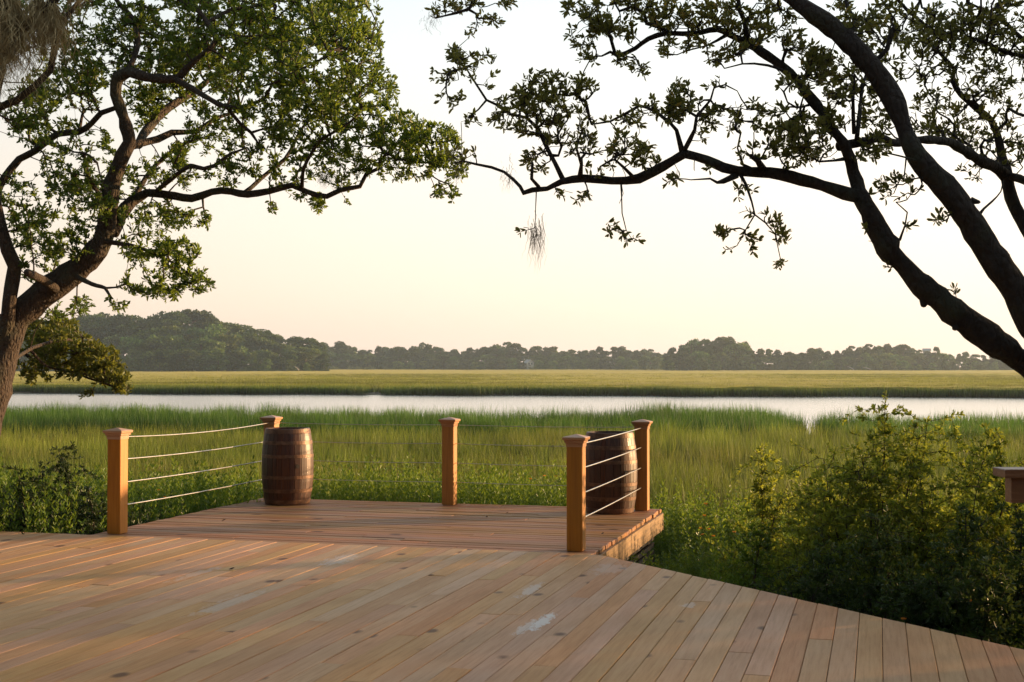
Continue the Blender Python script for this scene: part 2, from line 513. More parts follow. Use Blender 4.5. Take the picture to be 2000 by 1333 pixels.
M['stave_side'] = wood_mat('barrel_head_wood', (.10, .05, .025), (.05, .025, .012), (.14, .075, .04), axis='Y', knots=False, spread=.3, rough=.6)

def plain(name, col, rough=.5, metal=0.0, spots=None):
    m, nt, bs, out = new_mat(name)
    t = N(nt, 'ShaderNodeTexCoord')
    n = noise_n(nt, t.outputs['Object'], 14, 5, .65)
    c = ramp_node(nt, n, [(.35, tuple(x * .8 for x in col)), (.65, spots or tuple(min(1, x * 1.15) for x in col))])
    nt.links.new(c, bs.inputs['Base Color'])
    bs.inputs['Roughness'].default_value = rough
    bs.inputs['Metallic'].default_value = metal
    return m
M['hoop'] = plain('rusty_hoop_iron', (.09, .04, .022), .5, .3, (.20, .10, .055))
M['cable'] = plain('steel_cable', (.55, .52, .48), .32, .85)
M['bung'] = plain('bung_dark', (.03, .02, .015), .7)
M['moss'] = plain('spanish_moss_grey', (.36, .27, .13), .9, 0, (.50, .40, .21))
M['moss_thin'] = plain('spanish_moss_thin', (.14, .11, .075), .9, 0, (.2, .17, .12))
M['house_wall'] = plain('white_siding', (.40, .40, .38), .7)
M['house_roof'] = plain('pale_roof', (.42, .42, .43), .6)
M['house_glass'] = plain('dark_window', (.05, .06, .07), .2)
M['dry_leaf'] = plain('dry_leaf_brown', (.07, .035, .018), .7)

# ground
m, nt, bs, out = new_mat('marsh_mud')
g = N(nt, 'ShaderNodeNewGeometry')
c = ramp_node(nt, noise_n(nt, g.outputs['Position'], .6, 5), [(.35, (.045, .034, .018)), (.65, (.10, .082, .038))])
nt.links.new(c, bs.inputs['Base Color']); bs.inputs['Roughness'].default_value = .8
M['ground'] = m
# far marsh canopy
m, nt, bs, out = new_mat('far_marsh_canopy')
g = N(nt, 'ShaderNodeNewGeometry')
p1 = noise_n(nt, mapping(nt, g.outputs['Position'], (.010, .05, 0)), 1.0, 5, .6)
p2 = noise_n(nt, mapping(nt, g.outputs['Position'], (.013, .04, 0), (31, 7, 0)), 1.0, 5, .62)
c = ramp_node(nt, p1, [(.28, (.10, .11, .020)), (.46, (.175, .185, .025)), (.62, (.145, .165, .024)), (.75, (.22, .195, .035))])
c = mixc(nt, math_n(nt, 'MULTIPLY', math_n(nt, 'SUBTRACT', p2, .53), 9, True), c, (.075, .085, .025))
fine = noise_n(nt, mapping(nt, g.outputs['Position'], (1, 1, 1)), 1.3, 3, .7)
c = mixc(nt, .5, c, ramp_node(nt, fine, [(.3, (.62, .62, .62)), (.7, (1.3, 1.3, 1.3))]), 'MULTIPLY')
nt.links.new(c, bs.inputs['Base Color']); bs.inputs['Roughness'].default_value = .9
bs.inputs['Specular IOR Level'].default_value = .1
bs.inputs['Sheen Weight'].default_value = .12
bs.inputs['Sheen Tint'].default_value = (.9, .8, .3, 1)
M['canopy'] = m
# water
m, nt, bs, out = new_mat('river_water')
g = N(nt, 'ShaderNodeNewGeometry')
bs.inputs['Base Color'].default_value = (.20, .21, .19, 1)
bs.inputs['Roughness'].default_value = .16
bs.inputs['IOR'].default_value = 1.333
bs.inputs['Specular IOR Level'].default_value = 1.0
w1 = noise_n(nt, mapping(nt, g.outputs['Position'], (.10, .9, 1)), 1.0, 5, .62)
w2 = noise_n(nt, mapping(nt, g.outputs['Position'], (.06, .3, 1)), 1.0, 3, .6)
h = math_n(nt, 'ADD', math_n(nt, 'MULTIPLY', w1, .5), math_n(nt, 'MULTIPLY', w2, .6))
bump(nt, bs, h, .8, .10)
bs.inputs['Coat Weight'].default_value = .6
bs.inputs['Coat Roughness'].default_value = .2
M['water'] = m

# ------------------------------------------------------------------ terrain
def interp(x, pts):
    xs, ys = zip(*pts); return np.interp(x, xs, ys)
NEAR = [(-300, 98), (-60, 77), (-24, 71), (-8, 66), (0, 63.5), (6, 65.5), (11.8, 68), (13.2, 61.5), (14, 61), (27, 61), (60, 58), (300, 45)]
FAR = [(-600, 215), (-59, 159), (-20, 151), (0, 148), (25, 143), (53, 138), (600, 60)]
def near_bank(x): return interp(x, NEAR)
def far_bank(x): return interp(x, FAR) + 1.2 * np.sin(x * .21) + .7 * np.sin(x * .53 + 1)
def ground_z(x, y):
    nb, fb = near_bank(x), far_bank(x)
    z = np.where(y < 16, -1.0, np.where(y < 26, -1.0 - .5 * (y - 16) / 10, -1.5))
    z = np.where((y > nb) & (y < fb), -2.4, z)
    return z
xs = np.concatenate([-np.geomspace(40, 2600, 26)[::-1], np.arange(-36, 37, 2.0), np.geomspace(40, 2600, 26)])
ys = np.concatenate([[-60, -30, -10], np.arange(0, 50, 2.0), np.arange(50, 80, 1.0), np.arange(80, 130, 6.0), np.arange(130, 170, 1.5), np.geomspace(175, 3200, 30)])
GX, GY = np.meshgrid(xs, ys)
GZ = ground_z(GX, GY)
GZ = GZ + .05 * np.sin(GX * .7 + GY * .31) * (GY > 17) * (GY < 60)
nx, ny = len(xs), len(ys)
i = np.arange(ny - 1)[:, None] * nx; j = np.arange(nx - 1)[None, :]
Q = np.stack([i + j, i + j + 1, i + nx + j + 1, i + nx + j], -1).reshape(-1, 4)
ground = obj('ground', fast_mesh('ground', np.stack([GX, GY, GZ], -1).reshape(-1, 3), Q, M['ground'], smooth=True))
tag(ground, kind='structure')
# river
wb = MB(); wb.add([(-620, 38, -1.65), (620, 38, -1.65), (620, 225, -1.65), (-620, 225, -1.65)], [(0, 1, 2, 3)])
tag(wb.build('river', M['water']), kind='structure')
# far marsh: the top of the grass as a rough sheet that starts a little behind the bank
xs = np.concatenate([-np.geomspace(230, 2400, 14)[::-1], np.arange(-220, 221, 2.2), np.geomspace(230, 2400, 14)])
ts = np.concatenate([[0, .01], np.geomspace(.6, 1250, 240)])
GX, TT = np.meshgrid(xs, ts)
fbx = far_bank(GX) + 1.5
GY = fbx + TT
inlet = np.exp(-((GX + 15.5 + .10 * (TT - 2)) / 1.6) ** 2) * np.clip(1 - TT / 26, 0, 1)
GZ = np.where(TT < .005, -1.7, -.86 + .10 * np.sin(GX * .05) + rng.normal(0, .05, GX.shape)) - 1.4 * inlet
# shallow winding channels in the marsh surface
for (yc, amp, k, ph, x0, x1, w) in ((250, 10, .02, .4, -200, 90, 2.2), (330, 14, .016, 2.0, -60, 260, 3.0), (205, 6, .04, 1.2, -90, 10, 1.4), (470, 16, .012, 3.1, -250, 60, 4.0), (400, 10, .02, .9, 30, 330, 3.0)):
    yy = yc + amp * np.sin(GX * k + ph)
    GZ -= .55 * np.exp(-((GY - yy) / w) ** 2) * (GX > x0) * (GX < x1) * (TT > 1)
nx, ny = len(xs), len(ts)
i = np.arange(ny - 1)[:, None] * nx; j = np.arange(nx - 1)[None, :]
Q = np.stack([i + j, i + j + 1, i + nx + j + 1, i + nx + j], -1).reshape(-1, 4)
fm = obj('far_marsh', fast_mesh('far_marsh', np.stack([GX, GY, GZ], -1).reshape(-1, 3), Q, M['canopy'], smooth=True))
tag(fm, kind='structure')

# ------------------------------------------------------------------ instanced stuff (geometry nodes)
def scatter(name, pts, scale, variants, mat, label=None, tilt=.06):
    n = len(pts)
    m = bpy.data.meshes.new(name)
    m.vertices.add(n); m.vertices.foreach_set('co', np.ascontiguousarray(pts, dtype=np.float32).ravel())
    a = m.attributes.new('rot', 'FLOAT_VECTOR', 'POINT')
    rot = np.stack([rng.normal(0, tilt, n), rng.normal(0, tilt, n), rng.random(n) * 6.283], -1)
    a.data.foreach_set('vector', rot.astype(np.float32).ravel())
    a = m.attributes.new('scl', 'FLOAT_VECTOR', 'POINT'); a.data.foreach_set('vector', np.ascontiguousarray(scale, dtype=np.float32).ravel())
    a = m.attributes.new('idx', 'INT', 'POINT'); a.data.foreach_set('value', rng.integers(0, len(variants), n).astype(np.int32))
    m.materials.append(mat)
    col = bpy.data.collections.new(name + '_kinds')
    for k, v in enumerate(variants):
        o = bpy.data.objects.new('%s_kind' % name, v); col.objects.link(o)
    o = obj(name, m)
    ng = bpy.data.node_groups.new(name, 'GeometryNodeTree')
    ng.interface.new_socket('Geometry', in_out='INPUT', socket_type='NodeSocketGeometry')
    ng.interface.new_socket('Geometry', in_out='OUTPUT', socket_type='NodeSocketGeometry')
    gi = ng.nodes.new('NodeGroupInput'); go = ng.nodes.new('NodeGroupOutput')
    ip = ng.nodes.new('GeometryNodeInstanceOnPoints'); ci = ng.nodes.new('GeometryNodeCollectionInfo')
    ci.inputs['Collection'].default_value = col
    ci.inputs['Separate Children'].default_value = True
    ci.inputs['Reset Children'].default_value = True
    ip.inputs['Pick Instance'].default_value = True
    def attr(nm, dt):
        q = ng.nodes.new('GeometryNodeInputNamedAttribute'); q.data_type = dt; q.inputs['Name'].default_value = nm
        return next(s for s in q.outputs if s.enabled and s.name == 'Attribute')
    L = ng.links.new
    L(gi.outputs[0], ip.inputs['Points']); L(ci.outputs[0], ip.inputs['Instance'])
    L(attr('idx', 'INT'), ip.inputs['Instance Index']); L(attr('rot', 'FLOAT_VECTOR'), ip.inputs['Rotation'])
    L(attr('scl', 'FLOAT_VECTOR'), ip.inputs['Scale']); L(ip.outputs[0], go.inputs[0])
    md = o.modifiers.new('scatter', 'NODES'); md.node_group = ng
    tag(o, kind='stuff')
    if label: o['label'] = label
    return o

def blade_tuft(mat, n, radius, h0, h1, w, lean=.18, seg=3):
    V, Q, A = [], [], []
    for b in range(n):
        a = random.random() * 6.283; r = radius * math.sqrt(random.random())
        x, y = r * math.cos(a), r * math.sin(a)
        h = random.uniform(h0, h1); ww = w * random.uniform(.6, 1.2)
        la = random.random() * 6.283; le = random.gauss(0, lean) * h; cu = abs(random.gauss(0, .16)) * h
        fa = random.random() * 6.283; fx, fy = math.cos(fa) * ww / 2, math.sin(fa) * ww / 2
        s = len(V)
        for k in range(seg + 1):
            t = k / seg
            ox = le * t + cu * t * t; cx, cy = x + math.cos(la) * ox, y + math.sin(la) * ox
            wd = (1 - t) ** .6 if k < seg else .06
            V.append((cx - fx * wd, cy - fy * wd, h * t)); V.append((cx + fx * wd, cy + fy * wd, h * t))
            A += [t * h / h1, t * h / h1]
        for k in range(seg):
            Q.append((s + 2 * k, s + 2 * k + 1, s + 2 * k + 3, s + 2 * k + 2))
    return fast_mesh('tuft', np.array(V), np.array(Q), mat, attr=np.array(A))

def cone_pts(y0, y1, dens, margin=4.0, slope=.40):
    area = slope * (y1 ** 2 - y0 ** 2) + 2 * margin * (y1 - y0)
    n = int(area * dens)
    k = int(n * 1.0)
    out = []
    tot = 0
    while tot < k:
        y = rng.uniform(y0, y1, k); half = slope * y + margin; hm = slope * y1 + margin
        x = rng.uniform(-hm, hm, k); ok = abs(x) < half
        out.append(np.stack([x[ok], y[ok]], -1)); tot += ok.sum()
    return np.vstack(out)[:k]

def v3(P, z): return np.column_stack([P, z])
def scl(n, s0, s1, z0, z1):
    s = rng.uniform(s0, s1, n); return np.stack([s, s, rng.uniform(z0, z1, n)], -1)

def patchy(P, k=.25, seed=0):
    return np.array([noise.noise(Vector((x * k, y * k * 1.6, seed))) for x, y in P])

tufts = [blade_tuft(M['grass'], 34, .30, .5, 1.05, .018) for _ in range(6)]
P = cone_pts(19.0, 50, 5.5, 9)
P = P[P[:, 1] < near_bank(P[:, 0]) - 11]
P = P[~((P[:, 0] > 1.5) & (P[:, 0] < 4.6) & (P[:, 1] < 23.5))]
pn = patchy(P)
S = scl(len(P), .9, 1.3, .8, 1.1); S[:, 2] *= 1 + .22 * pn
scatter('marsh_grass', v3(P, ground_z(P[:, 0], P[:, 1])), S, tufts, M['grass'], 'yellow green marsh grass filling the near bank')
tufts = [blade_tuft(M['grass_tall'], 34, .36, .6, 1.15, .024, .13) for _ in range(5)]
P = cone_pts(38, 74, 5.0, 10)
nb = near_bank(P[:, 0])
P = P[(P[:, 1] < nb - .2) & (P[:, 1] > nb - 15 + 3 * patchy(P, .3, 5))]
pn = patchy(P, .35, 9)
edge = np.clip((near_bank(P[:, 0]) - P[:, 1]) / 15, 0, 1)
P = P[~((np.abs(P[:, 0] - .2235 * P[:, 1]) < .20 + .022 * (P[:, 1] - 48) + .12 * np.sin(P[:, 1] * 1.7)) & (P[:, 1] > 48.5))]
nb = near_bank(P[:, 0]); pn = patchy(P, .35, 9); edge = np.clip((nb - P[:, 1]) / 15, 0, 1)
S = scl(len(P), .9, 1.3, .95, 1.2); S[:, 2] *= (1.02 + .3 * pn - .12 * edge); 
S[:, 2] *= np.where((P[:, 0] > 5) & (P[:, 0] < 12), 1.08, 1)
S[:, 2] *= np.where((P[:, 0] > 12.2), .9, 1)
scatter('tall_marsh_grass', v3(P, ground_z(P[:, 0], P[:, 1])), S, tufts, M['grass_tall'], 'darker green taller grass strip along the near river edge')
# dead stalks low among the grass
tufts = [blade_tuft(grass_mat('dead_grass', (.13, .085, .05), (.20, .13, .075), (.26, .18, .10), (.2, .14, .08)), 26, .34, .3, .8, .012, .3) for _ in range(3)]
P = cone_pts(19, 27, 2.6)
P = P[(P[:, 0] > 1) | (patchy(P, .4, 3) > .05)]
scatter('dead_grass', v3(P, ground_z(P[:, 0], P[:, 1])), scl(len(P), .9, 1.3, .8, 1.15), tufts, M['grass'], 'brown dead stalks low in the marsh grass')
# far bank and far marsh
tufts = [blade_tuft(M['grass_far_bank'], 44, .9, .7, 1.15, .06, .12) for _ in range(4)]
P = np.stack([rng.uniform(-90, 90, 5200), rng.uniform(.15, 7.5, 5200)], -1)
inl = np.abs(P[:, 0] + 15.5 + .1 * (P[:, 1] - 2)) < 1.5
P = P[~inl]; P[:, 1] += far_bank(P[:, 0])
scatter('far_bank_grass', v3(P, np.full(len(P), -1.6)), scl(len(P), .9, 1.3, .72, .95), tufts, M['grass_far_bank'], 'dark green grass edge on the far river bank')
tufts = [blade_tuft(M['grass_far'], 44, 1.2, .75, 1.05, .07, .2, 2) for _ in range(4)]
n = 24000
t = rng.random(n) ** 1.5 * 260
y = 156 + t; x = rng.uniform(-1, 1, n) * (y * .40 + 8)
P = np.stack([x, y], -1); P = P[P[:, 1] > far_bank(P[:, 0]) + 6]
keep = np.abs(P[:, 0] + 15.5 + .1 * (P[:, 1] - far_bank(P[:, 0]))) > 1.3
P = P[keep | (P[:, 1] > 175)]
scatter('far_marsh_grass', v3(P, np.full(len(P), -1.62)), scl(len(P), .9, 1.3, .86, 1.0), tufts, M['grass_far'], 'golden green grass of the far marsh flats')

# ------------------------------------------------------------------ far woods
def blob_crown(name, clumps, leaf, per, mat, flat=1.0):
    base, direc, size, rnd = [], [], [], []
    for (cx, cy, cz, rx, rz) in clumps:
        n = int(per * (rx ** 1.5))
        d = unit(rng.normal(size=(n, 3))); d[:, 2] = np.where(d[:, 2] < -.2, -d[:, 2] * .5, d[:, 2])
        rr = (.55 + .5 * rng.random(n) ** .5)[:, None]
        p = np.array([cx, cy, cz]) + d * rr * np.array([rx, rx, rz])
        base.append(p); direc.append(unit(d + rng.normal(0, .5, (n, 3))))
        size.append(leaf * rng.uniform(.6, 1.3, n)); rnd.append(np.clip(rng.random() * .55 + rng.random(n) * .5, 0, 1))
    return leaves_mesh(name, np.vstack(base), np.vstack(direc), np.concatenate(size), mat, .75, np.concatenate(rnd))

def far_trunk(name, h, r, lean, limbs):
    V, Q = [], []; n = 0
    def add(P, rr, k=6):
        nonlocal n
        v, q = tube(np.array(P), rr, k); V.append(v); Q.append(q + n); n += len(v)
    add([(0, 0, -1), (lean * .3, 0, h * .4), (lean, 0, h)], np.array([r, r * .8, r * .35]))
    for (a, z0, l, up) in limbs:
        x0 = lean * z0 / h
        add([(x0, 0, z0), (x0 + math.cos(a) * l * .6, math.sin(a) * l * .6, z0 + up * .6), (x0 + math.cos(a) * l, math.sin(a) * l, z0 + up)], np.array([r * .4, r * .25, r * .12]), 4)
    return fast_mesh(name, np.vstack(V), np.vstack(Q), M['far_bark'], smooth=True)

PINES, OAKS = [], []
for k in range(7):                                   # unit height 16 m
    cl, lm = [], []
    lean = random.uniform(-.8, .8)
    for q in range(random.randint(15, 21)):
        z = random.uniform(7.6, 14.2); w = (2.9 if z < 12.5 else 1.8) * random.uniform(.3, 1.05)
        a = random.random() * 6.283; x, y = math.cos(a) * w + lean, math.sin(a) * w
        cl.append((x, y, z, random.uniform(1.1, 1.8), random.uniform(.9, 1.5)))
        if q % 2 == 0: lm.append((a, z - 1.2, w, .9))
    cl.append((lean, 0, 14.6, 1.7, 1.3))
    PINES.append((blob_crown('pine_crown', cl, .62, 90, M['far_pine']), far_trunk('pine_trunk', 15, .24, lean, lm)))
for k in range(6):                                   # unit height 11 m
    cl, lm = [], []
    for q in range(random.randint(18, 24)):
        a = random.random() * 6.283; z = random.uniform(1.2, 9.4); w = 4.4 * math.sin(min(1, (z + 1.5) / 10.8) * PI * .93) ** .6 * random.uniform(.35, 1)
        cl.append((math.cos(a) * w, math.sin(a) * w, z, random.uniform(1.2, 2.1), random.uniform(.9, 1.5)))
        if q % 4 == 0: lm.append((a, max(2, z - 2), w * .8, 1.6))
    for q in range(9):
        a = random.random() * 6.283; w = random.uniform(1, 4.0)
        cl.append((math.cos(a) * w, math.sin(a) * w, random.uniform(.3, 2.0), random.uniform(1.3, 2.0), random.uniform(1.0, 1.6)))
    OAKS.append((blob_crown('oak_crown', cl, .66, 62, M['far_oak']), far_trunk('oak_trunk', 9, .28, 0, lm)))

def far_tree(name, px, d, top_y, kind, label, cat, group, base_z=-1.3, wid=1.0):
    X = (px - 1000) / F * d
    H = (715 - top_y) / F * d + EYE - base_z
    crown, trunk = random.choice(PINES if kind == 'pine' else OAKS)
    s = H / (16.0 if kind == 'pine' else 11.0)
    o = empty(name, (X, d, base_z), random.random() * 6.283)
    w = s * wid * random.uniform(.75, 1.35)
    o.scale = (w, w, s)
    tag(o, label, cat, group)
    link(bpy.data.objects.new('trunk', trunk), o); link(bpy.data.objects.new('crown', crown), o)
    return o

LW = [(-160, 640), (60, 628), (150, 619), (200, 611), (235, 616), (268, 617), (290, 628), (312, 611), (345, 609), (368, 604), (405, 608), (430, 630), (455, 628), (490, 642), (530, 651), (575, 658), (612, 664), (640, 674)]
CW = [(560, 672), (640, 673), (684, 670), (710, 678), (745, 676), (790, 680), (825, 668), (850, 670), (875, 682), (905, 684), (940, 674), (985, 671), (1015, 674), (1040, 682), (1075, 674), (1110, 683), (1160, 681), (1215, 679), (1245, 682), (1272, 682), (1330, 690)]
RW = [(1298, 697), (1312, 682), (1340, 664), (1385, 661), (1420, 659), (1450, 662), (1470, 682), (1512, 680), (1540, 688), (1586, 682), (1630, 682), (1665, 677), (1695, 667), (1740, 668), (1765, 672), (1790, 680), (1850, 688), (1900, 690), (1960, 691), (2100, 688), (2300, 680)]
cnt = 0
# left point
x = -150
while x < 636:
    top = interp(x, LW)
    far_tree('pine_tree', x, 640 + random.uniform(-10, 25), top + random.uniform(-3, 5), 'pine', 'tall dark pine rising from the wooded point on the left', 'tree', 'pines of the wooded point on the left', wid=1.25)
    x += random.uniform(15, 22)
for row, (dd, lo, hi) in enumerate(((628, 16, 34), (615, 34, 52), (600, 56, 78))):
    x = -150 + row * 7
    while x < 634:
        top = interp(x, LW); top = top + (722 - top) * random.uniform(lo, hi) / 100
        k = 'pine' if random.random() < (.35 if row == 0 else .08) else 'oak'
        far_tree('pine_tree' if k == 'pine' else 'oak_tree', x, dd + random.uniform(-6, 6), top, k,
                 'dark pine rising within the wooded point on the left' if k == 'pine' else 'bushy green oak low on the wooded point on the left', 'tree',
                 'inner pines of the left point' if k == 'pine' else 'oaks of the wooded point on the left', wid=1.15)
        x += random.uniform(24, 33)
# distant wood, middle
for row, (dd, lo, hi, st) in enumerate(((905, -8, 18, (8, 14)), (925, 10, 34, (11, 17)), (888, 30, 55, (13, 18)), (872, 55, 76, (16, 24)))):
    x = 585
    while x < 1320:
        top = interp(x, CW); top = top + (719 - top) * random.uniform(lo, hi) / 100
        k = 'oak' if row else 'pine'
        far_tree('pine_tree' if k == 'pine' else 'oak_tree', x, dd + random.uniform(-8, 8), top, k,
                 'hazy %s in the distant wood across the middle of the marsh' % k, 'tree', 'hazy %ss of the distant middle wood' % k, wid=1.2)
        x += random.uniform(*st) * (1.35 if row == 0 else 1.3)
# right wood
for row, (dd, lo, hi, st) in enumerate(((760, -6, 16, (10, 16)), (785, 12, 36, (12, 19)), (745, 34, 55, (14, 20)), (725, 60, 78, (18, 28)))):
    x = 1302 + row * 3
    while x < 2260:
        top = interp(x, RW); top = top + (722 - top) * random.uniform(lo, hi) / 100
        k = 'pine' if row == 0 and random.random() < .8 else 'oak'
        far_tree('pine_tree' if k == 'pine' else 'oak_tree', x, dd + random.uniform(-8, 8), top, k,
                 'hazy grey brown %s in the wood across the marsh on the right' % k, 'tree', 'hazy %ss of the right wood' % k, wid=1.12)
        x += random.uniform(*st) * (1.2 if row == 0 else 1.25)
far_tree('pine_tree', 1828, 740, 678, 'pine', 'lone round-topped pine standing above the right wood', 'tree', None, wid=.75)
# hazy tree mass behind the right end
# low pale shrubs in front of the distant wood
lowm = [blob_crown('low_crown', [(random.uniform(-3, 3), random.uniform(-1, 1), random.uniform(.3, 1.4), random.uniform(.9, 1.6), random.uniform(.6, 1.0)) for _ in range(7)], .5, 60, M['far_low']) for _ in range(3)]
for (px, d, s) in [(650, 830, 1.1), (690, 835, 1.2), (720, 830, 1), (760, 840, .8), (1040, 850, .9), (1075, 850, 1), (1110, 850, 1.1), (1250, 850, 1.2), (1280, 840, 1.3), (560, 590, .6), (540, 592, .5), (470, 590, .6)]:
    o = obj('shrub', random.choice(lowm), None, ((px - 1000) / F * d, d, -1.2), random.random() * 6.28)
    o.scale = (s * 1.4, s, s)
    tag(o, 'low pale green shrub at the foot of the distant woods', 'shrub', 'pale shrubs along the foot of the far woods')

def house(px, d, base_y, w, h, rh, dep, label, rz):
    z = EYE - (base_y - 715) / F * d
    X = (px - 1000) / F * d
    o = empty('house', (X, d, z), rz)
    tag(o, label, 'house')
    a = MB(); a.add([(-w / 2, 0, -3), (w / 2, 0, -3), (w / 2, 0, h), (0, 0, h + rh), (-w / 2, 0, h), (-w / 2, dep, -3), (w / 2, dep, -3), (w / 2, dep, h), (0, dep, h + rh), (-w / 2, dep, h)],
                    [(0, 1, 2, 3, 4), (9, 8, 7, 6, 5), (1, 6, 7, 2), (5, 0, 4, 9), (2, 7, 8, 3), (3, 8, 9, 4)])
    a.build('wall', M['house_wall'], o)
    e = .4
    r = MB()
    for s in (-1, 1):
        r.add([(0, -e, h + rh + .12), (s * (w / 2 + e), -e, h - .15), (s * (w / 2 + e), dep + e, h - .15), (0, dep + e, h + rh + .12),
               (0, -e, h + rh + .3), (s * (w / 2 + e), -e, h + .03), (s * (w / 2 + e), dep + e, h + .03), (0, dep + e, h + rh + .3)],
              [(0, 1, 2, 3), (4, 7, 6, 5), (0, 4, 5, 1), (1, 5, 6, 2), (2, 6, 7, 3), (3, 7, 4, 0)])
    r.build('roof', M['house_roof'], o)
    for s in (-1, 1):
        q = MB(); q.box(s * w * .22 - .45, s * w * .22 + .45, -.05, .04, h * .35, h * .35 + 1.2)
        q.build('window', M['house_glass'], o)
house(1036, 874, 714.5, 5.0, 1.6, 2.0, 5, 'small pale gabled house half hidden in the distant middle wood', .5)
house(1817, 775, 690, 3.4, 1.2, 1.1, 4, 'small pale roofed house showing above the right wood', 1.2)
def dead_log(px0, py0, px1, py1, d, r, label, group=None):
    P = np.array([at(px0, py0, d), (at(px0, py0, d) * .45 + at(px1, py1, d) * .55) + np.array([0, 0, .25]), at(px1, py1, d)])
    v, q = tube(P, np.array([r, r * .7, r * .3]), 6)
    o = obj('driftwood_log', fast_mesh('log', v, q, M['deadwood'], smooth=True))
    tag(o, label, 'log', group)
dead_log(584, 724, 575, 716, 588, .32, 'bleached fallen trunk leaning at the foot of the left wooded point')
dead_log(1668, 723, 1655, 716, 715, .3, 'bleached fallen trunk at the foot of the right wood, leaning left')
dead_log(1700, 722, 1686, 718, 712, .3, 'pale low log lying at the foot of the right wood')

# ------------------------------------------------------------------ deck
def plank_mesh(name, pts, t, mat, ch=.004):
    """pts: 4 corner points (x, y) counter-clockwise, top at z = 0; chamfered top edges"""
    c = np.mean(pts, axis=0)
    P = np.array(pts)
    ins = []
    for k in range(4):
        e1 = unit(P[k] - P[k - 1]); e2 = unit(P[(k + 1) % 4] - P[k])
        n1 = np.array([-e1[1], e1[0]]); n2 = np.array([-e2[1], e2[0]])
        q = (n1 + n2) / (1 + np.dot(n1, n2)); ins.append(P[k] + q * ch)
    r0 = [(p[0], p[1], -t) for p in P]; r1 = [(p[0], p[1], -ch) for p in P]; r2 = [(p[0], p[1], 0) for p in ins]
    b = MB(); b.rings([r0, r1, r2])
    return mesh(name, b.v, b.f, mat)

U_E, V_C = 11.45, -2.37          # far edge of the main deck; corner where the 45 degree edge starts
W, GAP = .1403, .0032
PITCHB = W + GAP
deck = empty('main_deck', uv(5, -3, 0))
deck.rotation_euler = (0, 0, -PHI)
tag(deck, 'broad tan wooden plank deck in the foreground with a slanted right edge', 'deck')
def deck_plank(v0, v1, u0, u1a, u1b, z):
    cu, cv = (u0 + max(u1a, u1b)) / 2, (v0 + v1) / 2
    m = plank_mesh('plank', [(v0 - cv, u0 - cu), (v1 - cv, u0 - cu), (v1 - cv, u1b - cu), (v0 - cv, u1a - cu)], .028, M['plank'])
    o = obj('plank', m, deck, (cv + 3, cu - 5, z))
    o.rotation_euler = (0, random.gauss(0, .0035), 0)
v = -10.6
row = 0
while v < 3.2:
    def ue(x): return min(U_E, U_E - (x - V_C))
    e0, e1 = ue(v), ue(v + W)
    cut = U_E + random.uniform(-2.4, 1.2) if row % 3 else U_E
    u = -1.5 + random.uniform(0, 2.6)
    joints = [-1.6]
    while True:
        u += random.choice((2.4, 3.0, 3.6, 4.2)) * random.uniform(.97, 1.03) if len(joints) > 1 else random.uniform(1.0, 4.0)
        if u > min(e0, e1) - .5: break
        joints.append(u)
    for k, j0 in enumerate(joints):
        last = k == len(joints) - 1
        z = random.gauss(0, .0013)
        if last: deck_plank(v, v + W, j0 + .0015, e0, e1, z)
        else: deck_plank(v, v + W, j0 + .0015, joints[k + 1] - .0015, joints[k + 1] - .0015, z)
    v += PITCHB
    row += 1
V_END = v
# joists and edge boards beneath
def local_box(name, v0, v1, u0, u1, z0, z1, mat, parent, origin=(5, -3)):
    b = MB(); cu, cv = (u0 + u1) / 2, (v0 + v1) / 2
    b.box(v0 - cv, v1 - cv, u0 - cu, u1 - cu, z0, z1)
    return b.build(name, mat, parent, (cv - origin[1], cu - origin[0], 0))
for k in range(14):
    u0 = -.9 + k * .92
    ve = min(V_END, V_C + (U_E - u0) - .15) - .1
    local_box('joist', -10.5, ve, u0, u0 + .045, -.23, -.034, M['frame'], deck)
# slanted edge fascia
L = (V_END - V_C) * math.sqrt(2)
b = MB(); b.box(-L / 2, L / 2, -.045, 0, -.25, -.035)
mid = ((V_C + V_END) / 2 - .045, U_E - (V_END - V_C) / 2 - .045)
b.build('edge_board', M['frame'], deck, (mid[0] + 3, mid[1] - 5, 0), -PI / 4)
local_box('edge_board', -10.6, -7.55, U_E - .06, U_E - .02, -.25, -.034, M['frame'], deck)
for (pv, pu) in ((-9.5, 10.9), (-7.4, 10.9), (-5, 10.9), (-2.9, 10.6), (-1.4, 9.6), (.2, 8.0), (1.6, 6.5), (-9.5, 6), (-5, 6), (-1, 5.5), (-9.5, 1), (-5, 1), (0, 1), (2.6, 4.5)):
    local_box('support_post', pv, pv + .14, pu, pu + .14, -2.0, -.232, M['frame'], deck)

# raised platform beyond, boards running across
PV0, PV1, PU1 = -7.44, -2.42, 15.30
plat = empty('platform_deck', uv(13.4, -5, 0)); plat.rotation_euler = (0, 0, -PHI)
tag(plat, 'railed wooden platform with crosswise boards beyond the main deck, two barrels on it', 'deck')
u = U_E + .008
k = 0
while u < PU1 - .05:
    u2 = u + W
    je = PV0 + random.uniform(1.2, 3.8)
    e = random.uniform(-.006, .006)
    segs = [(PV0 + e, je - .002), (je + .002, PV1 + random.uniform(-.012, .012))]
    for (a, b_) in segs:
        cv, cu = (a + b_) / 2, (u + u2) / 2
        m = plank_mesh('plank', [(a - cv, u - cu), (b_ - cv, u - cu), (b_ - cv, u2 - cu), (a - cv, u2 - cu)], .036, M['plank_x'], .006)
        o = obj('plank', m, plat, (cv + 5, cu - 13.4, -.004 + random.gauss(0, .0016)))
        o.rotation_euler = (random.gauss(0, .006), 0, 0)
    u += W + .006
    k += 1
PU1 = u - .006
og = (13.4, -5)
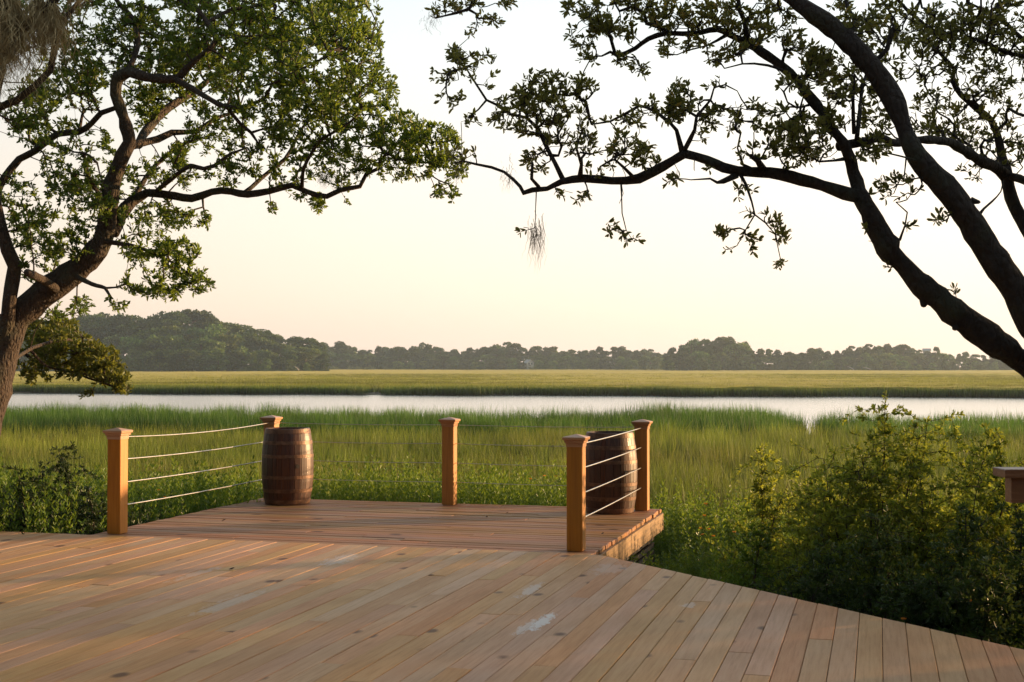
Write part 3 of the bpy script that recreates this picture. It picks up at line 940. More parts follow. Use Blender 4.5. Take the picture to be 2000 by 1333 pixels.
def pbox(name, v0, v1, u0, u1, z0, z1, mat):
    return local_box(name, v0, v1, u0, u1, z0, z1, mat, plat, og)
# fascia board on the right side: object x axis along the board
L = PU1 - U_E - .02
b = MB(); b.box(-L / 2, L / 2, -.045, 0, -.235, -.043)
b.build('fascia_board', M['fascia'], plat, (PV1 - .014 + 5 + 0, (U_E + PU1) / 2 - 13.4, 0), PI / 2)
b = MB(); b.box(-L / 2, L / 2, 0, .045, -.235, -.043)
b.build('fascia_board', M['fascia'], plat, (PV0 + .014 + 5, (U_E + PU1) / 2 - 13.4, 0), PI / 2)
pbox('fascia_board', PV0 + .06, PV1 - .03, PU1 - .06, PU1 - .015, -.235, -.043, M['fascia'])
for k in range(9):
    a = PV0 + .4 + k * .55
    pbox('joist', a, a + .045, U_E + .02, PU1 - .07, -.23, -.043, M['frame'])
for (pv, pu) in ((PV0 + .1, U_E + .1), (PV0 + .1, PU1 - .3), (-5, PU1 - .3), (PV1 - .24, U_E + .1), (PV1 - .24, PU1 - .3), (-5, U_E + .1)):
    pbox('support_post', pv, pv + .14, pu, pu + .14, -2.0, -.24, M['frame'])
for k in range(9):     # slatted skirt on the right, in the shade under the boards
    z = -.29 - k * .085
    pbox('skirt_slat', PV1 - .085, PV1 - .062, U_E + .05, PU1 - .1, z - .05, z, M['frame'])

# ------------------------------------------------------------------ railing
A, HP = .0725, 1.038
rail = empty('cable_railing', uv(13.4, -5, 0)); rail.rotation_euler = (0, 0, -PHI)
tag(rail, 'railing of square cedar posts strung with steel cables round the platform', 'railing')
U0, U1, VL, VR = 11.64, 15.087, -7.2465, -2.6104
pm = MB(); pm.sq([(A, 0.001), (A, HP - .085)], .006)
post_mesh = mesh('post', pm.v, pm.f, M['post'])
cm = MB(); cm.sq([(A + .004, HP - .112), (A + .006, HP - .078), (A + .016, HP - .073), (A + .018, HP - .055), (A + .031, HP - .049), (A + .034, HP - .030), (A + .031, HP - .025), (.006, HP)], .003)
cap_mesh = mesh('post_cap', cm.v, cm.f, M['cap'])
VM = (VL + VR) / 2
for (pv, pu) in ((VL, U0), (VR, U0), (VL, U1), (VM, U1), (VR, U1)):
    p = obj('post', post_mesh, rail, (pv + 5, pu - 13.4, 0)); obj('post_cap', cap_mesh, p)
def cable(v0, u0, v1, u1, z, sag, r=.0042, z1=None):
    z1 = z if z1 is None else z1
    t = np.linspace(0, 1, 15)
    P = np.stack([v0 + (v1 - v0) * t + 5, u0 + (u1 - u0) * t - 13.4, z + (z1 - z) * t - sag * 4 * t * (1 - t)], -1)
    V, Q = tube(P, r, 6)
    obj('cable', fast_mesh('cable', V, Q, M['cable'], smooth=True), rail)
for k, z in enumerate((.945, .722, .492, .265)):
    cable(VL, U0 + A - .003, VL, U1 - A + .003, z, (.035, .022, .015, .012)[k], .006)
    cable(VR, U0 + A - .003, VR, U1 - A + .003, z - .005, .008, .006)
    cable(VL + A - .003, U1, VM - A + .003, U1, z, .010, .0032)
    cable(VM + A - .003, U1, VR - A + .003, U1, z, .010, .0032)

# ------------------------------------------------------------------ barrels
def barrel(px, py_near, label, rot):
    H, RB, RE = .90, .308, .262
    off = py_near - 715.0
    d = F * EYE / off + .26
    X = (px - 1000) / F * d
    o = empty('barrel', (X, d, 0.0), rot)
    tag(o, label, 'barrel')
    def rad(z): t = (z / H) * 2 - 1; return RE + (RB - RE) * (1 - abs(t) ** 2.1)
    ns = 26
    zs = np.linspace(0, H, 11)
    def stave(k, wgt):
        b = MB(); rs = []
        a0, a1 = 0, 2 * PI * wgt
        g_ = .012
        for z in zs:
            r = rad(z); th = .022; ch = 0.004
            rs.append([(r * math.cos(a0 + g_ * .6), r * math.sin(a0 + g_ * .6), z), (((r + .001)) * math.cos(a0 + g_ * 2.2), (r + .001) * math.sin(a0 + g_ * 2.2), z),
                       ((r + .001) * math.cos(a1 - g_ * 2.2), (r + .001) * math.sin(a1 - g_ * 2.2), z), (r * math.cos(a1 - g_ * .6), r * math.sin(a1 - g_ * .6), z),
                       ((r - .004) * math.cos(a1 - g_ * .2), (r - .004) * math.sin(a1 - g_ * .2), z),
                       ((r - th) * math.cos(a1), (r - th) * math.sin(a1), z), ((r - th) * math.cos(a0), (r - th) * math.sin(a0), z), ((r - .004) * math.cos(a0 + g_ * .2), (r - .004) * math.sin(a0 + g_ * .2), z)])
        b.rings(rs)
        return mesh('stave', b.v, b.f, M['stave'])
    ws = np.array([random.uniform(.7, 1.3) for _ in range(ns)]); ws /= ws.sum()
    acc = 0
    for k in range(ns):
        obj('stave', stave(k, ws[k]), o, (0, 0, 0), acc * 2 * PI); acc += ws[k]
    for (z, hw) in ((.868, .026), (.735, .022), (.575, .020), (.325, .020), (.165, .022), (.032, .026)):
        b = MB(); rs = []
        for (dz, dr) in ((-hw, .0005), (-hw + .002, .0035), (hw - .002, .0035), (hw, .0005)):
            r = rad(min(H, max(0, z + dz))) + dr
            rs.append([(r * math.cos(a), r * math.sin(a), z + dz) for a in np.linspace(0, 2 * PI, 49)[:-1]])
        b.rings(rs, close=False); h = b.build('hoop', M['hoop'], o, smooth=False)
        q = MB(); ra = rad(z) + .0045
        q.rings([[(ra * math.cos(a0), ra * math.sin(a0), z + dz) for (a0, dz) in ((.9, -.005), (.93, -.005), (.93, .005), (.9, .005))],
                 [((ra + .004) * math.cos(a0), (ra + .004) * math.sin(a0), z + dz) for (a0, dz) in ((.905, -.004), (.925, -.004), (.925, .004), (.905, .004))]])
        q.build('rivet', M['hoop'], h)
    # sunken head made of boards
    r = RE - .022
    nb = 6
    for k in range(nb):
        x0 = -r + 2 * r * k / nb + .001; x1 = -r + 2 * r * (k + 1) / nb - .001
        xs_ = np.linspace(x0, x1, 5); c_ = lambda x: math.sqrt(max(1e-5, r * r - x * x))
        ring = [(x, -c_(x)) for x in xs_] + [(x, c_(x)) for x in xs_[::-1]]
        b = MB(); b.rings([[(p[0], p[1], .835) for p in ring], [(p[0], p[1], .855) for p in ring]])
        b.build('head_board', M['stave_side'], o)
    # bung in the belly
    b = MB(); rb = rad(.46)
    b.rings([[(rb - .004, .026 * math.cos(a), .46 + .026 * math.sin(a)) for a in np.linspace(0, 2 * PI, 13)[:-1]],
             [(rb + .004, .024 * math.cos(a), .46 + .024 * math.sin(a)) for a in np.linspace(0, 2 * PI, 13)[:-1]]])
    bo = b.build('bung', M['bung'], o, (0, 0, 0), R_(-58) - rot)
barrel(562.5, 987, 'whiskey barrel in the left corner, standing clear in front of the railing post', .4)
barrel(1191, 1004.5, 'whiskey barrel in the right corner, seen through the slanting railing cables', 2.3)

# dry leaves on the boards
for k, (px, py, s, w) in enumerate(((434, 1018, .05, 'curled dry leaf on the platform boards near the left edge'), (1174, 1044, .045, 'dry leaf standing up on the boards right of the front right post'),
                              (953, 1010, .05, 'dry leaf lying on the platform boards in front of the centre post'), (988, 1002, .035, 'tiny dry leaf lying near the platform boards\' back edge'),
                              (448, 1113, .05, 'curled dry leaf on the main deck below the left barrel'))):
    d = F * EYE / (py - 715.0); X = (px - 1000) / F * d
    r = .5
    V = [(0, 0, .002), (.35 * s, .22 * s, .2 * s), (.8 * s, .2 * s, .32 * s), (s, 0, .25 * s), (.8 * s, -.2 * s, .28 * s), (.35 * s, -.22 * s, .12 * s), (.5 * s, 0, .05 * s),
         ]
    o = obj('dry_leaf', mesh('dry_leaf', V, [(0, 6, 1), (1, 6, 2), (2, 6, 3), (3, 6, 4), (4, 6, 5), (5, 6, 0)], M['dry_leaf']), None, (X, d, .004), random.random() * 6)
    tag(o, w, 'leaf')

# end of a wooden rail coming in from the right
b0 = at(1966, 918, 7.0)
r = empty('wooden_rail', (b0[0] + 1.1, b0[1] + .1, 0), 0)
tag(r, 'end of a brown wooden rail poking in at the right edge of the picture', 'railing')
zt = b0[2]
b = MB(); b.rings([[(x, y, z) for (x, y) in ((-1.1, -.08), (.2, -.08), (.2, .10), (-1.1, .10))] for z in (zt - .045, zt - .004)] + [[(x, y, zt) for (x, y) in ((-1.095, -.075), (.195, -.075), (.195, .095), (-1.095, .095))]])
b.build('cap_board', M['rail'], r)
b = MB(); b.box(-1.055, .16, -.045, .045, zt - .18, zt - .046)
b.build('beam', M['rail'], r)
b = MB(); b.box(-.02, .12, -.07, .07, -1.2, zt - .182)
b.build('post', M['rail'], r)

# ------------------------------------------------------------------ trees and shrubs
class Skel:
    def __init__(s):
        s.P = np.zeros((0, 3)); s.rad = np.zeros(0)
    def add(s, P, r):
        s.P = np.vstack([s.P, P]); s.rad = np.concatenate([s.rad, r])

def limb_object(name, pts, parent, mat, k, rough, skel, step=.09, seed=0, wob=.012, cap=True):
    C_ = catmull(np.array([[*at(p[0], p[1], p[2]), p[3] / F * p[2]] for p in pts]), step)
    P, r = C_[:, :3].copy(), C_[:, 3].copy()
    for i in range(len(P)):
        q = Vector(P[i] * 3.0) + Vector((seed * 3.1, 0, 0))
        nv = noise.noise_vector(q)
        P[i] += np.array(nv) * min(wob, r[i] * .5)
    V, Q = tube(P, r, k, rough, seed)
    c = len(V); V = np.vstack([V, P[-1:] + unit(P[-1:] - P[-2:-1]) * r[-1], P[:1]])
    n = len(P)
    # close both ends with degenerate quads
    e = np.array([[(n - 1) * k + j, (n - 1) * k + (j + 1) % k, c, c] for j in range(k)])
    faces = [tuple(map(int, q)) for q in Q] + [(int(a), int(b), c) for a, b, _, _ in e] + [((j + 1) % k, j, c + 1) for j in range(k)]
    m = mesh(name, V, faces, mat, True)
    o = obj(name, m, parent)
    skel.add(P, r)
    return o

def grow(skel, A, droop=.0, kink=.05, step=.10, minr=.0022, maxd=3.0):
    """connect every cluster point to the nearest wood with a crooked twig"""
    P = list(skel.P); rad = list(skel.rad)
    buf = np.zeros((len(P) + len(A) * 14 + 10, 3)); n = len(P); buf[:n] = skel.P
    pen = np.zeros(len(buf)); par = np.full(len(buf), -1); cntr = np.zeros(len(buf))
    d0 = np.array([np.min(np.sum((skel.P - a) ** 2, 1)) for a in A])
    order = np.argsort(d0)
    paths = []
    for ai in order:
        a = A[ai]
        dd = np.sqrt(np.sum((buf[:n] - a) ** 2, 1)) + pen[:n] * .25
        j = int(np.argmin(dd))
        b = buf[j]; L = np.linalg.norm(a - b)
        if L < 1e-3: continue
        k = max(2, min(12, int(L / step)))
        t = np.linspace(0, 1, k + 1)[1:, None]
        bend = unit(rng.normal(size=3)) * L * .12
        path = b + (a - b) * t + bend * (t * (1 - t) * 2) + rng.normal(0, kink * min(L, .5), (k, 3)) * (t * (1 - t) * 3 + .1)
        path[:, 2] += droop * (t[:, 0] * (1 - t[:, 0])) * L
        path[-1] = a
        idx = np.arange(n, n + k)
        buf[n:n + k] = path; par[idx] = np.concatenate([[j], idx[:-1]])
        pen[idx] = pen[j] + np.linspace(0, L, k + 1)[1:]
        n += k
        paths.append((j, idx))
    # pipe model
    cntr = np.zeros(n)
    for j, idx in paths: cntr[idx[-1]] += 1
    for i in range(n - 1, -1, -1):
        if par[i] >= 0: cntr[par[i]] += cntr[i]
    return buf[:n], par[:n], cntr, paths

def twigs_mesh(name, buf, par, cntr, paths, nskel, srad, mat, minr=.0022, k=4, expo=.45):
    Vs, Qs = [], []; off = 0
    for j, idx in paths:
        P = np.vstack([buf[j], buf[idx]])
        r = minr * np.maximum(cntr[idx], 1) ** expo
        r0 = r[0] if j >= nskel else min(r[0] * 1.3, srad[j])
        V, Q = tube(P, np.concatenate([[r0], r]), k)
        Vs.append(V); Qs.append(Q + off); off += len(V)
    return fast_mesh(name, np.vstack(Vs), np.vstack(Qs), mat, smooth=True)

def whorls(buf, paths, leaf, nl=(4, 8), nw=2, spread=.75, upb=.25):
    B, D, S = [], [], []
    for j, idx in paths:
        prev = buf[idx[-2]] if len(idx) > 1 else buf[j]
        tip = buf[idx[-1]]; ax = unit(tip - prev)
        for w in range(nw):
            n = random.randint(*nl)
            at_ = tip - ax * w * leaf * random.uniform(.5, 1.1) + rng.normal(0, leaf * .15, 3) * (w > 0)
            dv = rng.normal(size=(n, 3)); dv -= ax * (dv @ ax)[:, None]; dv = unit(dv)
            f = rng.uniform(.2, 1.1, n)[:, None]
            d = unit(ax * (1.1 - f * spread) + dv * f + np.array([0, 0, upb]))
            B.append(at_ + d * leaf * .08); D.append(d); S.append(leaf * rng.uniform(.6, 1.2, n))
    return np.vstack(B), np.vstack(D), np.concatenate(S)

def ell_pts(ells, dens):
    """cluster points inside pixel ellipses with a depth range"""
    out = []
    for e in ells:
        cx, cy, rx, ry, d, dd = e[:6]; k = e[6] if len(e) > 6 else 1.0
        n = max(2, int(PI * rx * ry * dens * k))
        a = rng.random(n) * 6.283; r = np.sqrt(rng.random(n))
        for q in range(n):
            out.append(at(cx + rx * r[q] * math.cos(a[q]), cy + ry * r[q] * math.sin(a[q]), d + dd * rng.uniform(-1, 1) * math.sqrt(max(.1, 1 - r[q] ** 2 * .8))))
    return np.array(out)

def thin(A, k, thr, seed):
    """knock irregular holes into a cluster cloud"""
    return np.array([a for a in A if noise.noise(Vector(a * k) + Vector((seed, seed, 0))) > thr - .25 * random.random()])

leaf_unit_cache = {}
def unit_leaf(mat):
    if mat.name not in leaf_unit_cache:
        base = np.zeros((4, 3)); d = np.tile([[0, 1.0, 0]], (4, 1))
        ms = []
        for k in range(4):
            ms.append(leaves_mesh('leaf', np.zeros((1, 3)), np.array([[0., 1, 0]]), np.array([1.0]), mat, .36, np.array([k / 4.0])))
        leaf_unit_cache[mat.name] = ms
    return leaf_unit_cache[mat.name]

def finish_tree(root, skel, A, leaf, leafmat, nl, nw, droop=0.0, minr=.0022, singles=0, twigmat=None, score=None, leafy=.92, k=4, upb=.25, kink=.05):
    ns = len(skel.P)
    buf, par, cntr, paths = grow(skel, A, droop=droop, kink=kink)
    obj('twigs', twigs_mesh('twigs', buf, par, cntr, paths, ns, skel.rad, twigmat or M['twig'], minr, k), root)['kind'] = 'stuff'
    B, D, S = whorls(buf, [p for p in paths if random.random() < leafy], leaf, nl, nw, upb=upb)
    if singles:
        # the leaves that show largest and lie in the frame become parts of their own
        px = 1000 + F * B[:, 0] / B[:, 1]; py = 715 - F * (B[:, 2] - EYE) / B[:, 1]
        inn = (px > 0) & (px < 2000) & (py > 0) & (py < 1000)
        size = np.where(inn, S / B[:, 1], 0)
        if score is not None: size = size * score(px, py)
        ids = np.argsort(-size)[:singles]
        ms = unit_leaf(leafmat)
        for i in ids:
            o = bpy.data.objects.new('leaf', random.choice(ms))
            q = Vector(D[i]).to_track_quat('Y', 'Z') @ Matrix.Rotation(random.random() * 6.28, 4, 'Y').to_quaternion()
            o.location = B[i]; o.rotation_mode = 'QUATERNION'; o.rotation_quaternion = q; o.scale = (S[i],) * 3
            link(o, root)
        keep = np.ones(len(B), bool); keep[ids] = False
        B, D, S = B[keep], D[keep], S[keep]
    clump = np.array([noise.noise(Vector(b * 1.1)) for b in B]) * .5
    rnd = np.clip(.42 + clump + rng.normal(0, .2, len(B)), 0, 1)
    obj('foliage', leaves_mesh('foliage', B, D, S, leafmat, .36, rnd), root)['kind'] = 'stuff'
    print(root.name, 'clusters', len(A), 'leaves', len(B))

def PX(zx, zy, ox, oy, s=2.857): return (zx / s + ox, zy / s + oy)

# ---- left oak
lt = empty('live_oak', (0, 0, 0))
tag(lt, 'green live oak at the left, bent trunk and leafy crown spreading over the marsh', 'tree')
sk = Skel()
D0 = 12.5
T = [(-215, 1345, D0, 82), (-195, 1250, D0, 66), (-150, 1080, D0, 54), (-112, 1000, D0, 48), (-76, 920, D0, 42), (-44, 850, D0, 38), (-23, 797, D0, 35), (-9, 745, D0, 33), (2, 694, D0, 31), (15, 657, D0, 30), (33, 622, D0, 28.5), (75, 583, D0, 27), (120, 550, D0, 25), (160, 517, D0 - .05, 24), (190, 488, D0 - .1, 22), (206, 455, D0 - .1, 19), (211, 410, D0 - .1, 17), (219, 355, D0 - .15, 16), (240, 305, D0 - .2, 15),
     (254, 280, D0 - .2, 14), (241, 230, D0 - .25, 11.5), (226, 185, D0 - .3, 11.5), (231, 152, D0 - .35, 12), (250, 141, D0 - .4, 11), (285, 151, D0 - .5, 9), (325, 156, D0 - .6, 8.5), (348, 154, D0 - .6, 8), (367, 134, D0 - .65, 6.5), (390, 110, D0 - .7, 5), (420, 80, D0 - .7, 5), (404, 46, D0 - .6, 5), (390, 24, D0 - .5, 5), (371, 9, D0 - .5, 4.5), (345, -5, D0 - .4, 4), (290, -50, D0 - .3, 3)]
limb_object('trunk', T, lt, M['bark'], 16, .16, sk, .07, 1)
LIMBS_L = [
 [(216, 455, D0, 15), (234, 422, D0 + .1, 13), (258, 394, D0 + .2, 12), (288, 377, D0 + .2, 8.5), (325, 381, D0 + .1, 8), (374, 387, D0, 8), (413, 375, D0 - .1, 7), (451, 374, D0 - .2, 7), (483, 380, D0 - .3, 7), (525, 374, D0 - .35, 6.5), (570, 362, D0 - .4, 6), (597, 374, D0 - .45, 5.5), (640, 383, D0 - .5, 5.5), (665, 371, D0 - .5, 5), (703, 364, D0 - .5, 4.5), (715, 341, D0 - .5, 4), (740, 329, D0 - .5, 3.6), (742, 311, D0 - .5, 3.2), (757, 301, D0 - .5, 3), (776, 308, D0 - .5, 2.6), (800, 316, D0 - .5, 2), (840, 318, D0 - .5, 1.6)],
 [(345, 156, D0 - .6, 7), (374, 171, D0 - .8, 6), (413, 196, D0 - .9, 5.5), (444, 210, D0 - 1, 5), (483, 206, D0 - 1.1, 4), (518, 189, D0 - 1.2, 3.5), (532, 165, D0 - 1.3, 3), (580, 140, D0 - 1.4, 2.5), (640, 110, D0 - 1.4, 2)],
 [(444, 210, D0 - 1, 4), (469, 241, D0 - .9, 3.6), (490, 259, D0 - .8, 3), (504, 280, D0 - .8, 2)],
 [(252, 286, D0 - .2, 9), (276, 280, D0, 8), (308, 273, D0 + .2, 7), (336, 259, D0 + .3, 6), (381, 257, D0 + .4, 5), (420, 232, D0 + .5, 4), (470, 215, D0 + .6, 3)],
 [(270, 283, D0, 9), (288, 255, D0 + .4, 9), (308, 228, D0 + .6, 9), (340, 203, D0 + .8, 8), (366, 188, D0 + 1, 7), (420, 150, D0 + 1.2, 5), (500, 100, D0 + 1.4, 4), (590, 60, D0 + 1.5, 3), (660, 40, D0 + 1.5, 2)],
 [(478, 377, D0 - .3, 5), (490, 367, D0 - .2, 4.5), (525, 336, D0, 4), (556, 311, D0 + .1, 4), (574, 280, D0 + .2, 3.4), (585, 259, D0 + .2, 3), (620, 215, D0 + .2, 2.4), (680, 170, D0 + .2, 2)],
 [(590, 368, D0 - .45, 4), (592, 332, D0 - .6, 3.6), (609, 297, D0 - .7, 3.4), (626, 273, D0 - .8, 3), (665, 252, D0 - .9, 2.4), (700, 225, D0 - .9, 2)],
 [(262, 390, D0 + .2, 6), (285, 345, D0 + .5, 5), (304, 322, D0 + .6, 4.5), (336, 297, D0 + .7, 4), (353, 280, D0 + .7, 3)],
 [(300, 380, D0 + .2, 5), (340, 345, D0 - .2, 4.4), (374, 325, D0 - .4, 4.4), (399, 331, D0 - .5, 4.4), (420, 325, D0 - .5, 4), (451, 301, D0 - .6, 3), (480, 290, D0 - .6, 2)],
 [(-80, 560, D0 + .4, 11), (-40, 440, D0 + .4, 10), (-5, 370, D0 + .3, 8.5), (21, 332, D0 + .3, 7.5), (38, 311, D0 + .3, 7), (70, 294, D0 + .2, 7), (112, 262, D0 + .1, 6.5), (154, 257, D0, 6), (178, 241, D0 - .1, 6), (198, 222, D0 - .2, 5), (224, 212, D0 - .25, 4.5)],
 [(0, 690, D0, 24), (12, 640, D0 - .1, 16), (17, 590, D0 - .2, 13.5), (25, 545, D0 - .2, 14), (29, 520, D0 - .25, 14), (16, 490, D0 - .3, 12), (6, 455, D0 - .3, 11), (-6, 400, D0 - .3, 10), (-20, 300, D0 - .4, 9), (-10, 200, D0 - .5, 8), (10, 120, D0 - .6, 6)],
 [(110, 562, D0 - .1, 9), (82, 546, D0 - .5, 8), (52, 532, D0 - .9, 7)],
 [(250, 141, D0 - .4, 6), (270, 90, D0 - .2, 5), (262, 38, D0, 4.5), (238, 12, D0 + .1, 4), (222, -10, D0 + .1, 3.5)],
 [(404, 46, D0 - .6, 4), (450, 20, D0 - .4, 3.6), (510, 10, D0 - .2, 3), (560, -15, D0, 2.5)],
 [(6, 716, D0 - .1, 8), (36, 696, D0 + .5, 4), (75, 676, D0 + 1.0, 3.4), (120, 664, D0 + 1.5, 2.8), (156, 670, D0 + 1.8, 2), (200, 690, D0 + 2, 1.5)],
 [(60, 684, D0 + .9, 2.8), (92, 716, D0 + 1.3, 2.2), (150, 728, D0 + 1.6, 1.8), (215, 745, D0 + 1.8, 1.3)],
 [(150, 538, D0 - .1, 6), (178, 555, D0 - .5, 4.5), (205, 563, D0 - .7, 3.4), (216, 580, D0 - .8, 2.5)],
 [(200, 470, D0 - .1, 6), (260, 480, D0 - .4, 4), (310, 500, D0 - .6, 3), (350, 520, D0 - .7, 2.2), (385, 548, D0 - .7, 1.6)],
 [(211, 400, D0 - .1, 5), (175, 350, D0 - .4, 4), (165, 300, D0 - .5, 3.4), (190, 320, D0 - .6, 2.4)],
]
for k, lm in enumerate(LIMBS_L):
    limb_object('limb', lm, lt, M['bark'], 10 if lm[0][3] > 7 else 7, .12, sk, .09, k + 2)
EL = [
 (275, 205, 42, 48, D0 + 1.0, .4, .9), (300, 240, 40, 24, D0 + 1.0, .4, .8), (330, 120, 90, 24, D0 + .6, .5, .8), (200, 330, 40, 60, D0 + .8, .5, .5),
 (640, 120, 105, 120, D0 - .6, 1.5, 1.0), (690, 60, 60, 70, D0 - .3, 1.2), (700, 175, 75, 60, D0 - .3, 1.2, 1.2), (560, 60, 110, 70, D0 + .2, 1.3), (520, 160, 110, 70, D0 - .9, 1.1, 1.0), (600, 240, 95, 50, D0 - .4, 1.0, 1.1),
 (450, 70, 110, 70, D0 + .1, 1.3), (350, 60, 90, 65, D0, 1.2), (430, 140, 90, 40, D0 + .5, .8), (290, 90, 60, 70, D0 + .2, 1), (330, 200, 70, 40, D0 + .7, .6), (430, 240, 70, 40, D0, .8, .9),
 (330, 20, 90, 30, D0, 1.0, .8), (480, -20, 200, 40, D0, 1.3, .7), (680, 0, 55, 30, D0, 1, .9),
 (780, 260, 60, 40, D0 - .5, .7, 1.2), (840, 285, 60, 42, D0 - .5, .6, 1.2), (880, 330, 34, 26, D0 - .5, .4, 1.1), (875, 372, 26, 24, D0 - .5, .3), (740, 225, 55, 25, D0 - .5, .5), (790, 330, 60, 22, D0 - .5, .4, .8), (700, 290, 70, 45, D0 - .6, .7, .7), (640, 310, 60, 40, D0 - .6, .6, .6), (690, 350, 60, 20, D0 - .5, .4, .6),
 (540, 300, 60, 35, D0 - .2, .7, .55), (470, 310, 60, 30, D0 - .4, .6, .7), (400, 300, 70, 35, D0 + .2, .8, .8), (390, 350, 80, 22, D0, .6, .6), (330, 330, 50, 30, D0 + .3, .7),
 (550, 350, 60, 16, D0 - .3, .4, .5), (300, 425, 80, 26, D0 + .1, .7), (370, 430, 42, 20, D0, .5, .7), (404, 436, 14, 10, D0, .2), (250, 360, 30, 40, D0 + .4, .5, .6),
 (285, 480, 60, 28, D0 - .4, .7), (340, 495, 50, 30, D0 - .6, .5, 1.1), (300, 545, 60, 32, D0 - .6, .6, 1.1), (375, 550, 42, 24, D0 - .7, .4, 1.2), (340, 575, 50, 14, D0 - .7, .3, .7), (235, 590, 16, 26, D0 - .8, .2, .7), (130, 600, 50, 22, D0 + .3, .6, .8),
 (150, 330, 70, 50, D0, .9, .7), (170, 400, 55, 50, D0 - .2, .8, .8), (90, 260, 70, 40, D0, .9, .7), (60, 210, 60, 50, D0, .9, .8), (40, 400, 60, 60, D0, .8, .6), (90, 450, 70, 50, D0 - .1, .8, .75), (140, 480, 50, 30, D0, .6, .7), (60, 520, 60, 30, D0 + .2, .6, .6), (110, 350, 40, 40, D0, .6, .4),
 (120, 150, 70, 50, D0 + .2, .9, .9), (190, 110, 70, 60, D0 + .2, .9, 1), (160, 40, 90, 50, D0 + .1, .9, .8), (50, 60, 80, 60, D0 + .2, .9), (150, 200, 50, 26, D0, .5, .6), (190, 280, 36, 24, D0, .5, .5),
 (615, 400, 16, 20, D0 - .4, .2, .9), (585, 385, 14, 8, D0 - .4, .2, .8), (470, 400, 12, 8, D0 - .2, .15, 1), (538, 404, 10, 10, D0 - .3, .15, .9), (685, 392, 10, 8, D0 - .4, .15, .8),
 (-120, 200, 110, 250, D0 + .3, 1.6, .35), (350, -160, 400, 110, D0 + .2, 2.0, .3), (-150, 560, 90, 110, D0, 1, .3),
]
A = ell_pts(EL, .0150)
A = thin(A, 2.6, .0, 3)
finish_tree(lt, sk, A, .049, M['leaf_left'], (4, 7), 3, singles=300, score=lambda px, py: np.where(((px > 560) & (py > 180)) | ((px > 300) & (py > 380)), 2.0, 1.0))

# ---- low bough in front of the marsh (its own small tree further back)
bt = empty('small_oak', (0, 0, 0))
tag(bt, 'low sunlit oak bough drooping over the river behind the left trunk', 'tree')
sk = Skel()
DB = 14.5
limb_object('trunk', [(-150, 1260, DB, 34), (-146, 1120, DB, 26), (-140, 980, DB, 22), (-120, 860, DB, 18), (-80, 770, DB, 15), (-20, 715, DB, 11), (40, 690, DB + .2, 6), (80, 676, DB + .2, 4.5), (130, 664, DB + .2, 3.5), (175, 680, DB - .4, 3), (215, 705, DB - .4, 2)], bt, M['bark'], 9, .12, sk, .1, 31)
limb_object('limb', [(45, 690, DB + .2, 4), (80, 712, DB + .2, 3), (130, 724, DB + .1, 2.2), (190, 745, DB - .6, 2), (235, 760, DB - .6, 1.5)], bt, M['bark'], 6, .1, sk, .1, 32)
limb_object('limb', [(-80, 770, DB, 9), (-40, 700, DB + .3, 7), (20, 650, DB + .5, 5), (80, 630, DB + .6, 3), (130, 632, DB + .6, 2)], bt, M['bark'], 6, .1, sk, .1, 33)
EB = [(95, 640, 60, 26, DB + .3, .7), (60, 690, 55, 40, DB, .8, .9), (130, 680, 60, 35, DB - .2, .7, 1.1), (185, 700, 45, 30, DB - .4, .6, 1.1), (215, 730, 36, 22, DB - .5, .4, 1.2), (120, 725, 45, 20, DB - .4, .5, .6), (238, 752, 22, 14, DB - .6, .3, 1.2), (62, 735, 26, 14, DB - .3, .3, .5), (175, 770, 14, 7, DB - .5, .2, .7), (-60, 680, 60, 60, DB, .9, .5)]
finish_tree(bt, sk, ell_pts(EB, .021), .055, M['leaf_bough'], (4, 7), 3, singles=60)

# ---- right oak
rt = empty('live_oak', (0, 0, 0))
tag(rt, 'dark silhouetted live oak reaching in from the right, heavy slanting limbs and sparse leaves', 'tree')
sk = Skel()
Z = 7.4
R1 = [(2640, 1720, 8.0, 130), (2600, 1600, 8.0, 100), (2575, 1400, 7.95, 82), (2560, 1260, 7.9, 74), (2530, 1130, 7.9, 62), (2470, 1030, 7.85, 52), (2370, 950, 7.8, 42), (2220, 850, 7.6, 34), (2100, 770, 7.5, 28), (2000, 705, Z, 25), (1931, 657, Z, 26), (1878, 618, Z, 26), (1846, 592, Z, 25), (1805, 559, Z, 21), (1755, 512, Z, 20), (1731, 484, Z, 23), (1716, 452, Z, 20), (1696, 416, Z, 18), (1678, 374, Z + .05, 15), (1664, 335, Z + .1, 12.5), (1652, 298, Z + .1, 11), (1636, 270, Z + .1, 10.5), (1615, 242, Z + .15, 10), (1606, 222, Z + .2, 10), (1580, 189, Z + .2, 10), (1556, 158, Z + .3, 9.5), (1528, 130, Z + .3, 9.5), (1496, 109, Z + .3, 9), (1465, 88, Z + .4, 8), (1437, 75, Z + .4, 7), (1402, 58, Z + .5, 6), (1370, 65, Z + .5, 5.5), (1335, 67, Z + .6, 5), (1300, 66, Z + .6, 5), (1266, 76, Z + .6, 5), (1241, 95, Z + .7, 5), (1206, 110, Z + .7, 4), (1192, 102, Z + .7, 2.6), (1175, 110, Z + .7, 1.8)]
limb_object('trunk', R1, rt, M['bark_dark'], 18, .24, sk, .045, 41)
